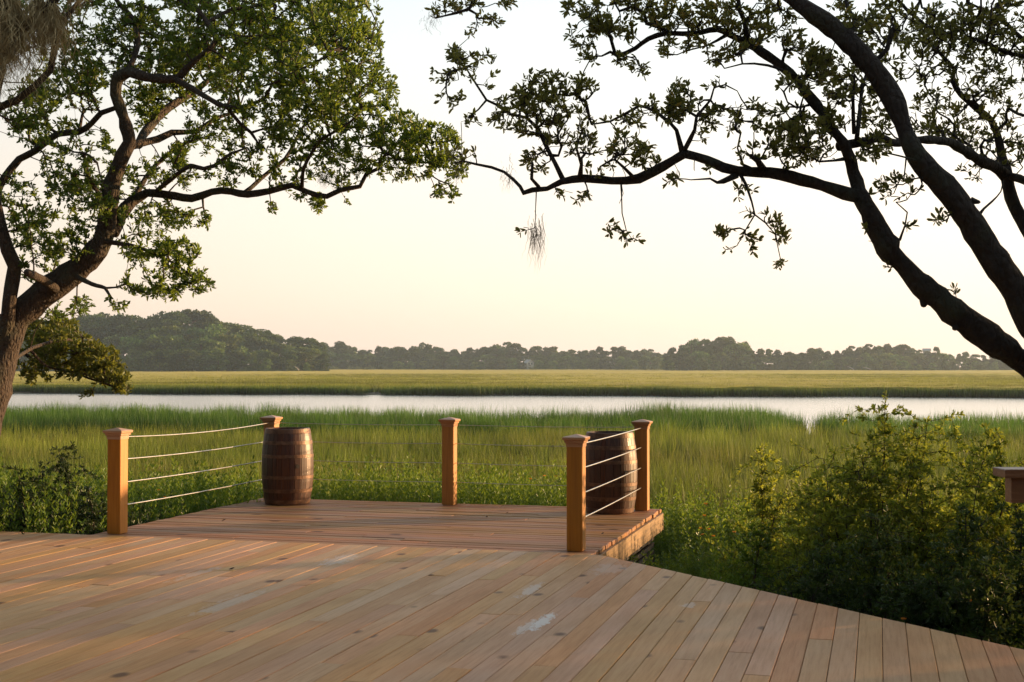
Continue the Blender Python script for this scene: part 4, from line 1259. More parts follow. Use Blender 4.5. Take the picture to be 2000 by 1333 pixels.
R3 = [(2470, 1030, 7.85, 44), (2330, 900, 7.7, 36), (2170, 790, 7.5, 30), (2080, 710, 7.3, 28), (2015, 628, 7.2, 26), (1990, 588, 7.2, 26), (1965, 543, 7.2, 26), (1930, 495, 7.2, 27), (1908, 455, 7.2, 26), (1888, 415, 7.2, 24), (1860, 378, 7.2, 24), (1830, 347, 7.2, 23), (1806, 323, 7.2, 22), (1780, 285, 7.2, 20), (1755, 225, 7.25, 20), (1732, 177, 7.3, 20), (1703, 133, 7.3, 20), (1661, 88, 7.35, 19), (1626, 56, 7.4, 18), (1591, 28, 7.4, 17), (1560, 5, 7.45, 16), (1525, -22, 7.5, 15), (1470, -60, 7.6, 13), (1400, -90, 7.7, 9), (1200, -85, 7.9, 7), (1050, -62, 8.1, 5.5), (965, -35, 8.2, 4.5), (935, -8, 8.2, 4), (915, 18, 8.2, 3.4), (890, 26, 8.2, 2.6), (850, 36, 8.2, 1.6)]
limb_object('limb', R3, rt, M['bark_dark'], 18, .22, sk, .045, 42)
ZR = Z + .1
LIMBS_R = [
 [(1680, 385, Z, 13), (1650, 379, ZR, 13), (1626, 371, ZR, 13), (1584, 357, ZR, 12), (1545, 347, ZR, 12), (1503, 338, ZR, 11), (1468, 336, ZR, 10), (1440, 333, ZR, 10), (1412, 326, ZR, 10), (1380, 312, ZR, 9), (1335, 301, ZR, 9), (1312, 315, ZR + .05, 9), (1276, 336, ZR + .1, 10), (1248, 350, ZR + .1, 10), (1223, 354, ZR + .15, 8), (1195, 354, ZR + .15, 8), (1167, 350, ZR + .2, 8), (1139, 347, ZR + .2, 8.5), (1097, 354, ZR + .25, 6.5), (1069, 368, ZR + .3, 5), (1041, 370, ZR + .3, 5), (1024, 376, ZR + .3, 5), (1017, 364, ZR + .3, 3.5), (1003, 350, ZR + .35, 3.2), (985, 336, ZR + .4, 3), (960, 327, ZR + .4, 2.8), (930, 321, ZR + .4, 2.5), (905, 315, ZR + .4, 2), (880, 320, ZR + .4, 1.5)],
 [(1100, 354, ZR + .25, 5.5), (1083, 318, ZR + .3, 4.5), (1069, 290, ZR + .4, 4.2), (1051, 252, ZR + .5, 4), (1030, 231, ZR + .5, 3.4), (995, 224, ZR + .6, 3), (975, 208, ZR + .6, 2.8), (950, 196, ZR + .6, 2.4), (930, 165, ZR + .6, 2), (908, 130, ZR + .6, 1.6), (895, 92, ZR + .6, 1.2)],
 [(1051, 366, ZR + .3, 4), (1038, 350, ZR + .2, 3.5), (1040, 318, ZR + .2, 2.8)],
 [(1133, 347, ZR + .2, 6), (1136, 322, ZR + .1, 3.4), (1126, 290, ZR, 2.4), (1140, 250, ZR - .1, 2)],
 [(1240, 350, ZR + .1, 4), (1218, 328, ZR, 3), (1200, 312, ZR, 2.4), (1172, 326, ZR - .1, 1.8)],
 [(1333, 300, ZR, 6), (1321, 254, ZR, 4.2), (1307, 238, ZR, 3.4), (1286, 222, ZR + .1, 3), (1250, 207, ZR + .2, 3), (1220, 224, ZR + .3, 2.6), (1192, 238, ZR + .4, 2.2), (1155, 244, ZR + .4, 1.6)],
 [(1335, 298, ZR, 5), (1356, 254, ZR - .1, 4), (1360, 228, ZR - .1, 3.4), (1388, 196, ZR - .1, 2.4), (1395, 172, ZR - .1, 2), (1416, 166, ZR - .1, 1.8), (1440, 178, ZR - .1, 1)],
 [(1492, 334, ZR, 8), (1479, 314, ZR - .1, 6), (1466, 305, ZR - .15, 4)],
 [(1466, 330, ZR, 4), (1450, 322, ZR, 3), (1440, 290, ZR, 2), (1446, 262, ZR, 1.6)],
 [(1440, 345, ZR, 7), (1415, 356, ZR - .05, 5), (1402, 358, ZR - .06, 3), (1388, 350, ZR - .1, 2.2), (1350, 352, ZR - .1, 1.2)],
 [(1446, 340, ZR, 4), (1458, 362, ZR - .05, 3), (1468, 395, ZR - .1, 2.2), (1474, 420, ZR - .1, 1.8), (1495, 436, ZR - .1, 1.5), (1514, 458, ZR - .1, 1.2), (1524, 505, ZR - .1, .8)],
 [(1474, 420, ZR - .1, 1.6), (1456, 450, ZR - .1, 1.2), (1440, 480, ZR - .1, .8)],
 [(1213, 356, ZR + .15, 2.6), (1214, 385, ZR + .1, 1.4), (1215, 417, ZR + .1, 1.2), (1223, 450, ZR + .1, 1)],
 [(1048, 370, ZR + .3, 1.5), (1046, 413, ZR + .3, .9), (1045, 445, ZR + .3, .8)],
 [(1640, 285, ZR, 10), (1685, 278, ZR + .1, 8), (1720, 270, ZR + .2, 8), (1748, 279, ZR + .3, 7.5), (1775, 275, ZR + .4, 7), (1812, 273, ZR + .5, 8), (1850, 277, ZR + .7, 9), (1882, 294, ZR + .9, 10), (1913, 312, ZR + 1.1, 10.5), (1945, 326, ZR + 1.3, 11.5), (1966, 345, ZR + 1.4, 12)],
 [(2470, 1030, 7.9, 34), (2260, 850, 8.4, 24), (2120, 650, 8.7, 16), (2050, 530, 8.8, 13), (2010, 460, 8.85, 12.5), (1990, 420, 8.9, 12.5), (1976, 385, 8.9, 12.5), (1966, 343, 8.9, 12), (1955, 301, 9, 9), (1948, 259, 9, 7), (1937, 235, 9, 7), (1910, 214, 9, 6), (1878, 186, 9, 5), (1861, 158, 9, 5), (1864, 133, 9, 4), (1847, 116, 9, 4), (1819, 88, 9.1, 3), (1795, 60, 9.1, 2.5)],
 [(1672, 272, ZR, 5), (1680, 210, ZR + .1, 3.8), (1686, 165, ZR + .2, 3.2), (1700, 120, ZR + .3, 2)],
 [(1668, 262, ZR, 4), (1666, 193, ZR - .1, 3), (1668, 150, ZR - .1, 2.4)],
 [(1655, 78, 7.35, 6), (1671, 45, 7.5, 5), (1657, 21, 7.6, 4.5), (1650, -10, 7.7, 4)],
 [(1459, 82, Z + .4, 6), (1454, 42, Z + .4, 5), (1444, 21, Z + .4, 4.5), (1440, -10, Z + .4, 4)],
 [(2100, 160, 9, 6), (2005, 112, 8.9, 4.5), (1966, 105, 8.9, 4), (1931, 88, 8.9, 3.4), (1896, 74, 8.9, 2.4)],
 [(2100, 150, 9.2, 6), (2005, 85, 9.2, 4.5), (1966, 46, 9.2, 4), (1930, 25, 9.2, 3), (1890, 5, 9.2, 2)],
 [(1202, 108, Z + .7, 4), (1192, 72, Z + .7, 3.4), (1175, 48, Z + .7, 2.8), (1150, 34, Z + .7, 2), (1110, 18, Z + .7, 1.4)],
 [(1310, 67, Z + .6, 5), (1287, 53, Z + .6, 4.4), (1264, 46, Z + .6, 4), (1258, 25, Z + .6, 3.6), (1234, 14, Z + .6, 3.4), (1210, 22, Z + .6, 3), (1200, 5, Z + .6, 2)],
 [(1648, 312, ZR, 4), (1630, 314, ZR - .1, 2.6), (1600, 316, ZR - .1, 2.2), (1570, 300, ZR - .1, 1.6)],
 [(1808, 320, 7.2, 3), (1770, 308, 7.1, 2), (1735, 300, 7.0, 1.6)],
 [(1912, 420, 7.2, 4), (1922, 408, 7.25, 2.6), (1938, 394, 7.3, 2), (1955, 374, 7.4, 1.4), (1960, 352, 7.4, 1)],
 [(1758, 470, Z, 3), (1768, 440, Z, 1.6), (1772, 415, Z, 1.4), (1750, 395, Z, 1.2)],
 [(1560, 150, Z + .3, 4), (1500, 128, Z + .1, 2.6), (1450, 125, Z, 2), (1415, 134, Z, 1.4)],
 [(1580, 205, Z + .2, 3), (1555, 210, Z, 2), (1538, 200, Z, 1.6)],
 [(1420, 68, Z + .5, 4), (1380, 90, Z + .4, 2), (1340, 100, Z + .4, 1.5)],
 [(1967, 345, 8.9, 8), (2005, 355, 8.7, 8), (2060, 400, 8.6, 8)],
]
for k, lm in enumerate(LIMBS_R):
    limb_object('limb', lm, rt, M['bark_dark'], 14 if lm[0][3] > 9 else 7, .14, sk, .05 if lm[0][3] > 9 else .07, k + 50, .01)
# knobs and old stubs on the heavy limbs
for k, (px, py, d, r, dx, dy) in enumerate(((1872, 636, Z - .02, 9, -16, 12), (1722, 470, Z, 8, -14, 6), (1812, 548, Z, 6, -2, -16), (1806, 345, 7.2, 8, -16, 4), (1962, 500, 7.2, 9, 14, 2), (1868, 590, Z, 5, 0, -14), (1806, 590, Z, 8, -4, 12), (1905, 395, 7.2, 6, 14, 2))):
    limb_object('stub', [(px - dx * .6, py - dy * .6, d, r * 1.3), (px, py, d, r), (px + dx * .5, py + dy * .5, d - .02, r * .7)], rt, M['bark_dark'], 8, .3, sk, .02, k + 90, .004)
z9 = ZR + .4
ER = [
 (1000, 195, 45, 32, z9, .4), (950, 170, 40, 30, z9, .35), (915, 130, 30, 28, z9, .3), (890, 105, 20, 16, z9, .2), (960, 115, 14, 12, z9, .15), (865, 150, 22, 14, z9, .2), (880, 190, 20, 18, z9, .2), (1050, 170, 42, 28, z9, .4, 1.1), (1085, 205, 40, 34, z9, .4, 1.1), (1020, 235, 40, 25, z9, .35), (1080, 150, 12, 12, z9, .15), (1130, 170, 34, 20, z9, .25, 1.1), (1145, 185, 20, 12, z9, .2), (915, 235, 20, 14, z9, .2), (950, 230, 30, 14, z9, .2, .6),
 (1120, 235, 40, 28, z9, .3), (1085, 260, 34, 26, z9, .3), (1060, 300, 24, 16, z9, .2, .8), (1170, 245, 40, 26, z9 - .2, .3, 1.1), (1190, 275, 40, 22, z9 - .3, .3), (1140, 290, 30, 24, z9 - .3, .25), (1230, 290, 34, 22, z9 - .4, .25), (1220, 240, 28, 14, z9 - .2, .2), (1270, 210, 30, 14, z9 - .3, .2, .8), (1040, 335, 24, 14, z9, .2, .7), (1025, 325, 24, 16, z9, .2, .6), (905, 305, 26, 12, z9, .2, .7), (1190, 335, 40, 10, z9 - .3, .2, .5), (1260, 315, 30, 12, z9 - .3, .2, .8),
 (1020, 400, 14, 10, z9, .12, .8), (1022, 452, 9, 7, z9, .1, .8), (1100, 378, 24, 7, z9 - .1, .15, .8), (1140, 386, 16, 7, z9 - .1, .15, .9), (1208, 392, 12, 10, z9 - .2, .12), (1224, 408, 14, 7, z9 - .2, .12), (1196, 450, 14, 9, z9 - .2, .12), (1230, 462, 20, 11, z9 - .2, .15),
 (1330, 190, 26, 26, ZR, .25, 1.3), (1345, 215, 40, 24, ZR, .25, 1.1), (1310, 225, 26, 16, ZR, .2), (1400, 222, 30, 12, ZR, .2, .8), (1395, 165, 24, 10, ZR, .15, .6), (1375, 255, 26, 22, ZR, .2, .6), (1440, 230, 34, 30, ZR, .3, .5), (1480, 215, 36, 16, ZR, .2, .7), (1455, 290, 30, 22, ZR, .2, .5),
 (900, 10, 40, 14, 8.2, .2, .9), (865, 20, 20, 10, 8.2, .15, .8), (985, 8, 16, 10, 8.2, .15), (945, 42, 18, 10, 8.2, .15), (925, 62, 14, 6, 8.2, .1), (970, 38, 12, 10, 8.2, .1), (1080, 4, 30, 10, Z + .7, .2, .7),
 (1120, 16, 34, 16, Z + .7, .25, 1), (1160, 30, 30, 22, Z + .7, .25, 1.1), (1180, 55, 26, 20, Z + .7, .2), (1210, 60, 24, 20, Z + .7, .2), (1120, 62, 12, 8, Z + .7, .12), (1140, 85, 22, 12, Z + .7, .15, .8), (1150, 115, 16, 8, Z + .7, .12), (1225, 118, 20, 10, Z + .6, .15), (1245, 135, 18, 12, Z + .6, .15), (1270, 20, 36, 22, Z + .6, .25), (1310, 30, 36, 26, Z + .6, .3), (1300, 95, 20, 14, Z + .5, .2), (1220, 10, 30, 12, Z + .6, .2),
 (1360, 30, 36, 26, Z + .5, .3), (1400, 30, 34, 24, Z + .5, .3, 1.1), (1440, 40, 26, 30, Z + .4, .3), (1355, 85, 30, 12, Z + .4, .2, .8), (1410, 115, 30, 12, Z + .2, .2, 1), (1440, 100, 30, 12, Z + .2, .2), (1480, 60, 26, 30, Z + .3, .3, .8), (1520, 40, 34, 30, Z + .4, .3, .7), (1545, 80, 20, 26, Z + .3, .2, .9), (1500, 10, 26, 14, Z + .4, .2, .8),
 (1575, 105, 30, 16, Z + .3, .25, 1.1), (1590, 140, 30, 22, Z + .3, .3, 1.2), (1550, 165, 32, 16, Z, .2, .9), (1620, 120, 24, 24, Z + .3, .3), (1640, 170, 34, 34, ZR, .4, .9), (1500, 240, 40, 24, ZR, .25, .8), (1540, 230, 40, 24, ZR - .1, .25, 1), (1580, 260, 40, 30, ZR - .1, .3, 1.1), (1540, 280, 34, 20, ZR - .1, .25), (1600, 295, 34, 18, ZR - .1, .25, .9), (1510, 300, 30, 16, ZR, .2, .8), (1640, 225, 24, 30, ZR, .3, .9), (1560, 315, 50, 12, ZR, .2, .7), (1700, 225, 36, 50, ZR + .2, .4, .8), (1710, 285, 30, 16, ZR + .1, .2, .8), (1690, 300, 30, 14, ZR, .2, .7),
 (1690, 150, 40, 30, ZR + .3, .4, .9), (1690, 60, 40, 34, 7.6, .4, 1), (1740, 40, 50, 34, 7.9, .5), (1740, 100, 40, 30, 8.4, .5, .9), (1790, 60, 44, 40, 8.7, .5), (1790, 130, 40, 34, 8.8, .5, .9), (1850, 40, 50, 34, 9, .5, 1.1), (1850, 90, 44, 30, 9, .5), (1910, 50, 50, 40, 9.1, .5, 1.1), (1960, 30, 44, 30, 9.1, .5, 1.2), (1975, 90, 34, 34, 9.1, .5, 1.1), (1910, 120, 40, 34, 9, .5), (1850, 150, 40, 30, 9, .5, .9), (1940, 170, 44, 30, 9, .5), (1880, 210, 40, 26, 9, .5, .9), (1810, 190, 34, 26, 8.8, .5, .8), (1960, 230, 40, 30, 9, .5, .9), (1820, 245, 34, 22, 8.4, .4, .9), (1870, 255, 30, 16, 8.7, .3, .7), (1900, 270, 34, 20, 8.8, .3, .9), (1985, 300, 20, 30, 8.9, .3, .8), (1930, 310, 34, 14, 8.8, .3, .6), (1640, 20, 20, 20, 7.7, .3, .7), (1770, 230, 20, 20, 8.3, .3, .6),
 (1760, 350, 26, 14, Z - .1, .2, .7), (1752, 385, 34, 16, Z - .1, .2, .9), (1718, 365, 18, 12, Z - .1, .15, .8), (1785, 378, 18, 12, Z - .1, .15), (1740, 360, 14, 10, Z - .1, .1), (1835, 425, 18, 8, 7.1, .15, .6), (1772, 448, 14, 8, Z, .1, .7), (1690, 445, 10, 8, Z, .1, .6), (1700, 470, 8, 6, Z, .1, .6), (1862, 568, 9, 4, Z, .06, .8), (1736, 525, 5, 8, Z, .05, .8), (1900, 340, 26, 24, 8.7, .3, .5), (1880, 400, 12, 12, 7.2, .1, .4),
 (1450, 372, 18, 12, ZR - .1, .15, .9), (1448, 405, 16, 12, ZR - .1, .15, .9), (1478, 425, 20, 14, ZR - .1, .15, 1), (1516, 432, 14, 14, ZR - .1, .12, 1), (1525, 462, 16, 12, ZR - .1, .12, 1), (1415, 455, 22, 9, ZR - .1, .12, .9), (1465, 465, 16, 10, ZR - .1, .12, .9), (1422, 488, 10, 5, ZR - .1, .1, .9), (1470, 498, 12, 7, ZR - .1, .1, .9), (1452, 440, 10, 14, ZR - .1, .1, .9), (1520, 515, 12, 7, ZR - .1, .1, .8), (1372, 330, 16, 8, ZR, .1, .6), (1300, 350, 24, 7, ZR, .15, .5),
 (2150, 120, 140, 220, 8.8, 1.3, .40), (2400, 300, 170, 330, 8.5, 1.4, .25), (1800, -180, 420, 150, 8.6, 1.6, .26), (1250, -140, 260, 90, 8.2, 1.2, .2), (2600, 100, 160, 300, 8.5, 1.4, .2),
]
A = ell_pts([(e[0], e[1], e[2] * 1.12, e[3] * 1.15, *e[4:]) for e in ER], .0150)
A = thin(A, 3.2, -.12, 8)
finish_tree(rt, sk, A, .043, M['leaf_right'], (3, 6), 2, singles=300, twigmat=M['bark_dark'], score=lambda px, py: np.where(py > 330, 2.5, 1.0), minr=.0019, kink=.09, leafy=.55)

# ---- hanging moss
def moss(name, strands, label, mat, group=None, loose=.055, w=.0026, seg=16, shreds=6):
    """strands: (px, py, d, length m, number, spread m)"""
    V, Q = [], []
    for (px, py, d, L, n, sp) in strands:
        c = at(px, py, d)
        for s in range(n):
            P = c + np.array([rng.normal(0, sp), rng.normal(0, sp), rng.normal(0, .04)])
            l = L * random.uniform(.35, 1.0) * math.exp(-.5 * ((P[0] - c[0]) / (sp * 1.6 + 1e-6)) ** 2)
            a = random.random() * 6.28; side = np.array([math.cos(a), math.sin(a), 0]) * w
            x = P.copy(); st = len(V); dr = rng.normal(0, loose, 3) * .2
            for k in range(seg + 1):
                tt = k / seg; ww = (1 - tt * .8)
                V.append(x - side * ww); V.append(x + side * ww)
                dr = dr * .55 + rng.normal(0, loose, 3) * .8; dr[2] *= .4
                x = x + np.array([0, 0, -l / seg]) + dr * (l * .8)
            for k in range(seg): Q.append((st + 2 * k, st + 2 * k + 1, st + 2 * k + 3, st + 2 * k + 2))
    o = obj(name, fast_mesh(name, np.array(V), np.array(Q), mat))
    tag(o, label, 'moss', group)
    return o
DM = 6.5
mt = Skel()
limb_object('limb', [(-60, 330, DM, 22), (-30, 200, DM, 18), (0, 60, DM, 16), (20, -40, DM, 14), (60, -120, DM, 12)], lt, M['bark'], 10, .15, mt, .06, 120)
limb_object('limb', [(-10, 130, DM, 10), (40, 60, DM, 9), (85, 20, DM, 9), (130, -30, DM, 8)], lt, M['bark'], 8, .15, mt, .06, 121)
limb_object('limb', [(-5, 212, DM + .2, 8), (35, 196, DM + .2, 7.5), (70, 168, DM + .2, 7), (98, 140, DM + .2, 7), (106, 95, DM + .2, 6), (125, 40, DM + .2, 5), (170, -10, DM + .2, 4)], lt, M['bark'], 8, .15, mt, .06, 122)
moss('spanish_moss', [(2, -10, DM, .58, 520, .014), (24, 0, DM, .46, 260, .010), (12, 60, DM, .34, 200, .016)], 'long grey brown moss curtain hanging in the top left corner', M['moss'])
moss('spanish_moss', [(74, 0, DM, .32, 260, .010), (104, 15, DM, .30, 260, .009), (88, 30, DM, .2, 150, .016)], 'shaggy brown moss clump hanging second from the left edge', M['moss'])
moss('spanish_moss', [(150, -30, DM, .17, 150, .02)], 'short moss clump at the top edge, right of the other moss', M['moss'])
moss('spanish_moss', [(1046, 444, ZR + .3, .28, 34, .022), (1052, 450, ZR + .3, .20, 26, .02), (1060, 455, ZR + .3, .26, 9, .008), (1040, 446, ZR + .3, .16, 18, .018)], 'thin moss wisp hanging free below the middle of the long right limb', M['moss_thin'], loose=.028, w=.0015)
moss('spanish_moss', [(992, 340, ZR + .35, .09, 50, .025)], 'small moss tuft on the thin end of the long right limb', M['moss_thin'], loose=.06, w=.0013)
moss('spanish_moss', [(893, 322, ZR + .4, .10, 60, .035)], 'small moss tuft where the two trees\' branches meet', M['moss_thin'], loose=.06, w=.0013)
moss('spanish_moss', [(842, 30, 8.2, .09, 50, .03)], 'small moss tuft at the tip of the top middle branch', M['moss_thin'], loose=.08, w=.0013)
moss('spanish_moss', [(640, 340, D0 - .5, .12, 180, .06)], 'grey green moss patch on the left tree\'s long horizontal limb', M['moss_thin'], loose=.08, w=.0016)

# ---- shrubs
def shrub(px, base_z, d, top_y, wpx, label, leafmat, leaf, ncl, stems=5, name='shrub', group=None, nl=(4, 7), nw=3, openness=.3, singles=0, cat='shrub', bottom=.1, taper=1.0):
    global rng
    random.seed(int(abs(px) * 7 + d * 31)); rng = np.random.default_rng(int(abs(px) * 7 + d * 31))
    X = (px - 1000) / F * d
    top = EYE - (top_y - 715) / F * d
    H = top - base_z; Wd = abs(wpx / F * d * .5)
    o = empty(name, (0, 0, 0)); tag(o, label, cat, group)
    s = Skel(); base = np.array([X, d, base_z])
    Vs, Qs, curves = [], [], []; off = 0
    for k in range(stems):
        a = random.random() * 6.283; r = Wd * random.uniform(.3, 1.1)
        hh = H * random.uniform(.5, .93) * (1 - .25 * (r / Wd) ** 2) if k else H * .97
        r = r if k else Wd * .1
        P0 = base + np.array([random.uniform(-.08, .08), random.uniform(-.08, .08), 0])
        P3 = base + np.array([math.cos(a) * r, math.sin(a) * r, hh])
        P1 = P0 * .6 + P3 * .4 + np.array([random.gauss(0, .05), random.gauss(0, .05), hh * .08]); P2 = P0 * .25 + P3 * .75 + np.array([random.gauss(0, .06), random.gauss(0, .06), .02])
        Cc = catmull(np.array([P0, P1, P2, P3]), .08)
        rr = np.linspace(.014, .003, len(Cc))
        V, Q = tube(Cc, rr, 5, 0); Vs.append(V); Qs.append(Q + off); off += len(V)
        s.add(Cc, rr); curves.append(Cc)
    obj('stems', fast_mesh('stems', np.vstack(Vs), np.vstack(Qs), M['twig'], smooth=True), o)
    A = []
    while len(A) < ncl:
        Cc = random.choice(curves); t = random.random() ** .85
        b = Cc[int((bottom + t * (1 - bottom)) * (len(Cc) - 1))]
        sg = Wd * (.30 * (1 - t) + .25) * taper
        p = b + rng.normal(0, 1, 3) * np.array([sg, sg, sg * .8])
        if p[2] < base_z + .05 or p[2] > top + .03: continue
        if name == 'oak_tree' and (np.hypot(p[0], p[1]) < 4.5 or (p[1] > 0 and abs(p[0]) < p[1] * .40 + 1.2)): continue
        if noise.noise(Vector(p * 2.6) + Vector((px, 0, 0))) > -.5 + openness - .3 * random.random() : A.append(p)
    if name == 'shrub':
        for q in range(16):
            Cc = curves[0]; b = Cc[int((.72 + .28 * q / 15) * (len(Cc) - 1))]
            A.append(b + rng.normal(0, .05 * (1.3 - q / 15), 3))
    finish_tree(o, s, np.array(A), leaf, leafmat, nl, nw, droop=-.1, minr=.0016, singles=singles, k=3)
    return o

LX = leaf_mat('shaded_bush_leaf', [(0, (.018, .038, .012)), (.7, (.038, .068, .018)), (1, (.08, .11, .03))], .25, (.12, .16, .03))  # shadow on the left bushes put into a darker leaf colour
LS, LD, LC = M['leaf_shrub'], M['leaf_shrub_shaded'], M['leaf_cover']
shrub(1712, -1.1, 11.2, 772, 310, 'tall pale green shrub with a spire top reaching the river line on the right', LS, .044, 2563, 11, singles=60, openness=.35)
shrub(1812, -1.1, 11.6, 812, 270, 'sunlit shrub with two bushy tops, right of the spire-topped shrub', LS, .044, 2070, 10, singles=40, openness=.35)
shrub(1940, -1.1, 11.0, 835, 290, 'sunlit yellow green shrub behind the wooden rail end', LS, .044, 2267, 10, singles=40, openness=.3)
shrub(1492, -1.1, 12.6, 872, 170, 'slender young shrub with a dark stem standing alone in the weeds', LS, .044, 1183, 7, openness=.35, bottom=.25)
shrub(1600, -1.1, 12.0, 900, 280, 'spreading shrub with reaching bare twigs, left of the spire-topped shrub', LS, .044, 2070, 10, openness=.35)
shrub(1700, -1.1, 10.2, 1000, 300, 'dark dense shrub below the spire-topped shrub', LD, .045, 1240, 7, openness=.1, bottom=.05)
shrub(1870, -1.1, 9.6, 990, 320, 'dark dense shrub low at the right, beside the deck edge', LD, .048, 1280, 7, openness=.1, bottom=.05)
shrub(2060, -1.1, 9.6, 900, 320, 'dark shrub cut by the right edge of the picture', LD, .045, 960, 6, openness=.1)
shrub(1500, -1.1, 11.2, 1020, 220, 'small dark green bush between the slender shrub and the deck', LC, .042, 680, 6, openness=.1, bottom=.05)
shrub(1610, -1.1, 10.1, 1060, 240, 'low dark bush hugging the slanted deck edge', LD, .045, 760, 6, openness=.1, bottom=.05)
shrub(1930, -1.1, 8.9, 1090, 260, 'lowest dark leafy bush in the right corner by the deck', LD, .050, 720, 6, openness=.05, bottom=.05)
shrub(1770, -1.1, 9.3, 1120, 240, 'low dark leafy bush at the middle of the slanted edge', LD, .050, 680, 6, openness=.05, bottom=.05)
shrub(1800, -1.1, 10.8, 900, 330, 'broad sunlit bush filling the gap between the two-topped shrub and the dark low bushes', LS, .044, 1300, 10, openness=.2)
shrub(1660, -1.1, 11.0, 880, 230, 'rounded olive green bush left of the spire-topped shrub, in front of the spreading one', LS, .042, 900, 9, openness=.25)
# left side
shrub(120, -1.1, 14.6, 868, 170, 'dark upright bush with a pointed top left of the nearest left post', LX, .042, 840, 5, openness=.2)
shrub(40, -1.1, 14.0, 915, 220, 'dark low bush at the left edge of the picture', LX, .044, 920, 6, openness=.1)
shrub(180, -1.1, 14.0, 945, 170, 'dark leafy bush just left of the nearest left post', LX, .044, 760, 6, openness=.1)
shrub(-90, -1.1, 14.0, 880, 220, 'dark bush beyond the left edge', LX, .044, 520, 6, openness=.1)
# shrubs standing to the right, beyond the picture
for k, (X, Y, h, w) in enumerate(((5.6, 8.6, 1.2, 1.3),)):
    px = 1000 + X / Y * F; shrub(px, -1.1, Y, 715 - (-1.1 + h - EYE) / Y * F, w * 2 / Y * F, 'shrub standing beyond the right edge', LS, .07, 240, 6, openness=.0, nl=(4, 6), nw=2, group='shrubs beyond the right edge')

# oaks added out of view: right pair shades limbs, others dim camera-facing sides
for k, (X, Y, h, w) in enumerate(((11.6, 9.8, 9.4, 3.6), (16.0, 12.0, 10.5, 4.0), (-8.5, -4.5, 10, 4.6), (-1.5, -7.5, 11, 5.0), (6.5, -6.0, 10, 4.6), (-10.5, 3.0, 9.0, 3.6), (11.5, -1.0, 9.5, 4.0), (9.8, 3.4, 8.5, 3.2), (13.0, 5.5, 9.5, 3.4), (2.5, -10.5, 13, 5.5), (-6, -10.5, 13, 5.5))):
    where = ('beyond the right edge of the deck, nearest it', 'beyond the right edge of the deck, further off', 'behind the deck on the left', 'behind the middle of the deck', 'behind the deck on the right', 'beside the deck on the left', 'beside the deck on the right', 'close on the right of the deck', 'further right of the deck', 'far behind the deck on the right', 'far behind the deck on the left')[k]
    shrub(1000 + X / Y * F, -1.2, Y, 715 - (-1.2 + h - EYE) / Y * F, abs(w * 2 / Y * F), 'leafy oak added for its shade, standing ' + where, M['leaf_left' if k < 2 else 'leaf_blocker'], .19, 1700, 12, name='oak_tree', openness=-.1, nl=(5, 8), nw=3, cat='tree', taper=1.3, bottom=.42 if k < 2 else .06)

# ---- leafy ground cover
def leafy_plant(mat, n, radius, h0, h1, leaf, flower=None):
    B, D, S, V, Q = [], [], [], [], []
    for s in range(n):
        a = random.random() * 6.283; r = radius * math.sqrt(random.random())
        x, y = r * math.cos(a), r * math.sin(a); h = random.uniform(h0, h1)
        lx, ly = math.cos(a) * .12 * h + random.gauss(0, .04), math.sin(a) * .12 * h + random.gauss(0, .04)
        for k in range(int(h * 22)):
            t = .25 + .75 * (k + random.random()) / (h * 22)
            p = np.array([x + lx * t, y + ly * t, h * t]); b = k * 1.57 + random.gauss(0, .4)
            for q in range(2):
                d = np.array([math.cos(b + q * PI), math.sin(b + q * PI), random.uniform(.4, 1.1) + t * .4])
                B.append(p); D.append(d); S.append(leaf * random.uniform(.7, 1.2) * (1.1 - .3 * t))
    return leaves_mesh('plant', np.array(B), np.array(D), np.array(S), mat, .34, np.clip(rng.normal(.5, .25, len(B)), 0, 1))
def deck_uv(P): return P[:, 0] * SP + P[:, 1] * CP, P[:, 0] * CP - P[:, 1] * SP
def off_deck(P, m=.12):
    u, v = deck_uv(P)
    main = (u < U_E + m) & (u + v < U_E + V_C + m * 1.4)
    m2 = max(m, .25)
    pl = (v > PV0 - m2) & (v < PV1 + m2) & (u < PU1 + m2)
    return ~(main | pl)
plants = [leafy_plant(M['leaf_cover'], 11, .26, .7, 1.15, .055) for _ in range(6)]
n = 3300
P = np.stack([rng.uniform(-14, 14, n), rng.uniform(12.5, 20.2, n)], -1)
P = P[off_deck(P) & (P[:, 1] < 19.2 + 1.2 * patchy(P, .5, 2)) & (np.abs(P[:, 0]) < P[:, 1] * .45 + 6)]
P = P[~((P[:, 0] > 1.2) & (P[:, 0] < 6) & (P[:, 1] > 15.5) & (P[:, 1] > 19 - (P[:, 0] - 1.2)) )]
S = scl(len(P), .9, 1.2, .95, 1.35)
uu_, vv_ = deck_uv(P)
S[:, 2] *= np.where(P[:, 0] > 1.4, .78, 1) * (1 + .2 * patchy(P, .9, 4)) * np.where((vv_ > PV1) & (vv_ < PV1 + 1.0) & (uu_ < PU1), .72, 1)
scatter('leafy_ground_cover', v3(P, ground_z(P[:, 0], P[:, 1])), S, plants, M['leaf_cover'], 'bright leafy green weeds growing round the platform')
M['leaf_shaded'] = leaf_mat('shaded_weed_leaf', [(0, (.014, .03, .010)), (.7, (.03, .055, .016)), (1, (.06, .09, .025))], .2, (.08, .12, .02))  # shade over the left weeds is painted into this leaf
plants3 = [leafy_plant(M['leaf_shaded'], 9, .26, .45, .9, .05) for _ in range(3)]
plants2 = [leafy_plant(M['leaf_cover'], 9, .26, .4, .85, .05) for _ in range(4)]
n = 5600
P = np.stack([rng.uniform(1.2, 12.5, n), rng.uniform(4.0, 15.0, n)], -1)
P = P[off_deck(P, .06)]
uu_, vv_ = deck_uv(P)
S = scl(len(P), .9, 1.2, .85, 1.15)
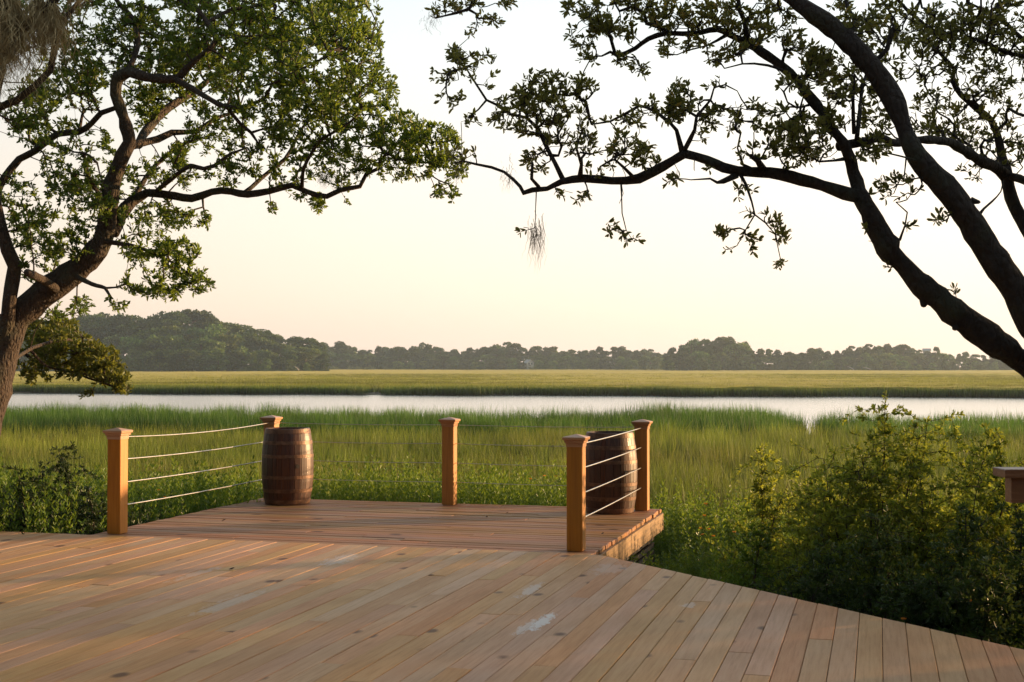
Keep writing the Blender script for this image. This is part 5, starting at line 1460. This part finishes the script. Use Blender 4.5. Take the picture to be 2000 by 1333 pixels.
S[:, 2] *= np.where((vv_ < PV1 + 1.0) & (uu_ > U_E - 1), .72, 1)
scatter('low_weeds', v3(P, ground_z(P[:, 0], P[:, 1])), S, plants2, M['leaf_cover'], 'dark leafy weeds along the slanted deck edge')
n = 900
P = np.stack([rng.uniform(-9.5, -3.6, n), rng.uniform(11.5, 15.5, n)], -1)
P = P[off_deck(P, .06)]
scatter('left_weeds', v3(P, ground_z(P[:, 0], P[:, 1])), scl(len(P), .9, 1.2, 1.0, 1.4), plants3, M['leaf_shrub_shaded'], 'dark leafy weeds left of the platform')
# orange flowers among the weeds right of the platform
fl = []
for k, (px, py) in enumerate(((1368, 1033), (1384, 1034), (1378, 985), (1434, 1040), (1376, 1008), (1372, 1045), (1393, 1048), (1880, 1142), (1765, 1210), (1893, 1175), (310, 958), (322, 972), (1036, 936), (1063, 930), (1085, 931))):
    d = 13.2 if px < 1500 and px > 1200 else (9.0 if px > 1500 else (14.6 if px < 400 else 17.2))
    c = at(px, py, d)
    b = np.tile(c, (7, 1)); a = np.arange(7) * 6.283 / 7
    D_ = np.stack([np.cos(a), np.sin(a), np.full(7, .5)], -1)
    o = empty('flower', (0, 0, 0))
    tag(o, 'small orange flower on a thin stem among the green weeds', 'flower', 'small orange flowers in the weeds')
    obj('petals', leaves_mesh('petals', b, D_, np.full(7, .022), M['leaf_flower'], .6), o)
    V, Q = tube(np.array([c + np.array([.05, .03, -.75]), c + np.array([.02, 0, -.3]), c]), .002, 4)
    obj('stem', fast_mesh('stem', V, Q, M['leaf_cover']), o)

# ------------------------------------------------------------------ haze
b = MB(); b.box(-1500, 1500, -80, 1500, -3.4, 46)
hz = b.build('haze', None)
m = bpy.data.materials.new('evening_haze'); m.use_nodes = True
nt = m.node_tree; nt.nodes.remove(nt.nodes['Principled BSDF'])
vol = nt.nodes.new('ShaderNodeVolumePrincipled')
vol.inputs['Color'].default_value = (.70, .86, 1.0, 1)
vol.inputs['Density'].default_value = .00022
vol.inputs['Anisotropy'].default_value = .35
nt.links.new(vol.outputs[0], nt.nodes['Material Output'].inputs['Volume'])
hz.data.materials.clear(); hz.data.materials.append(m)
tag(hz, kind='stuff')
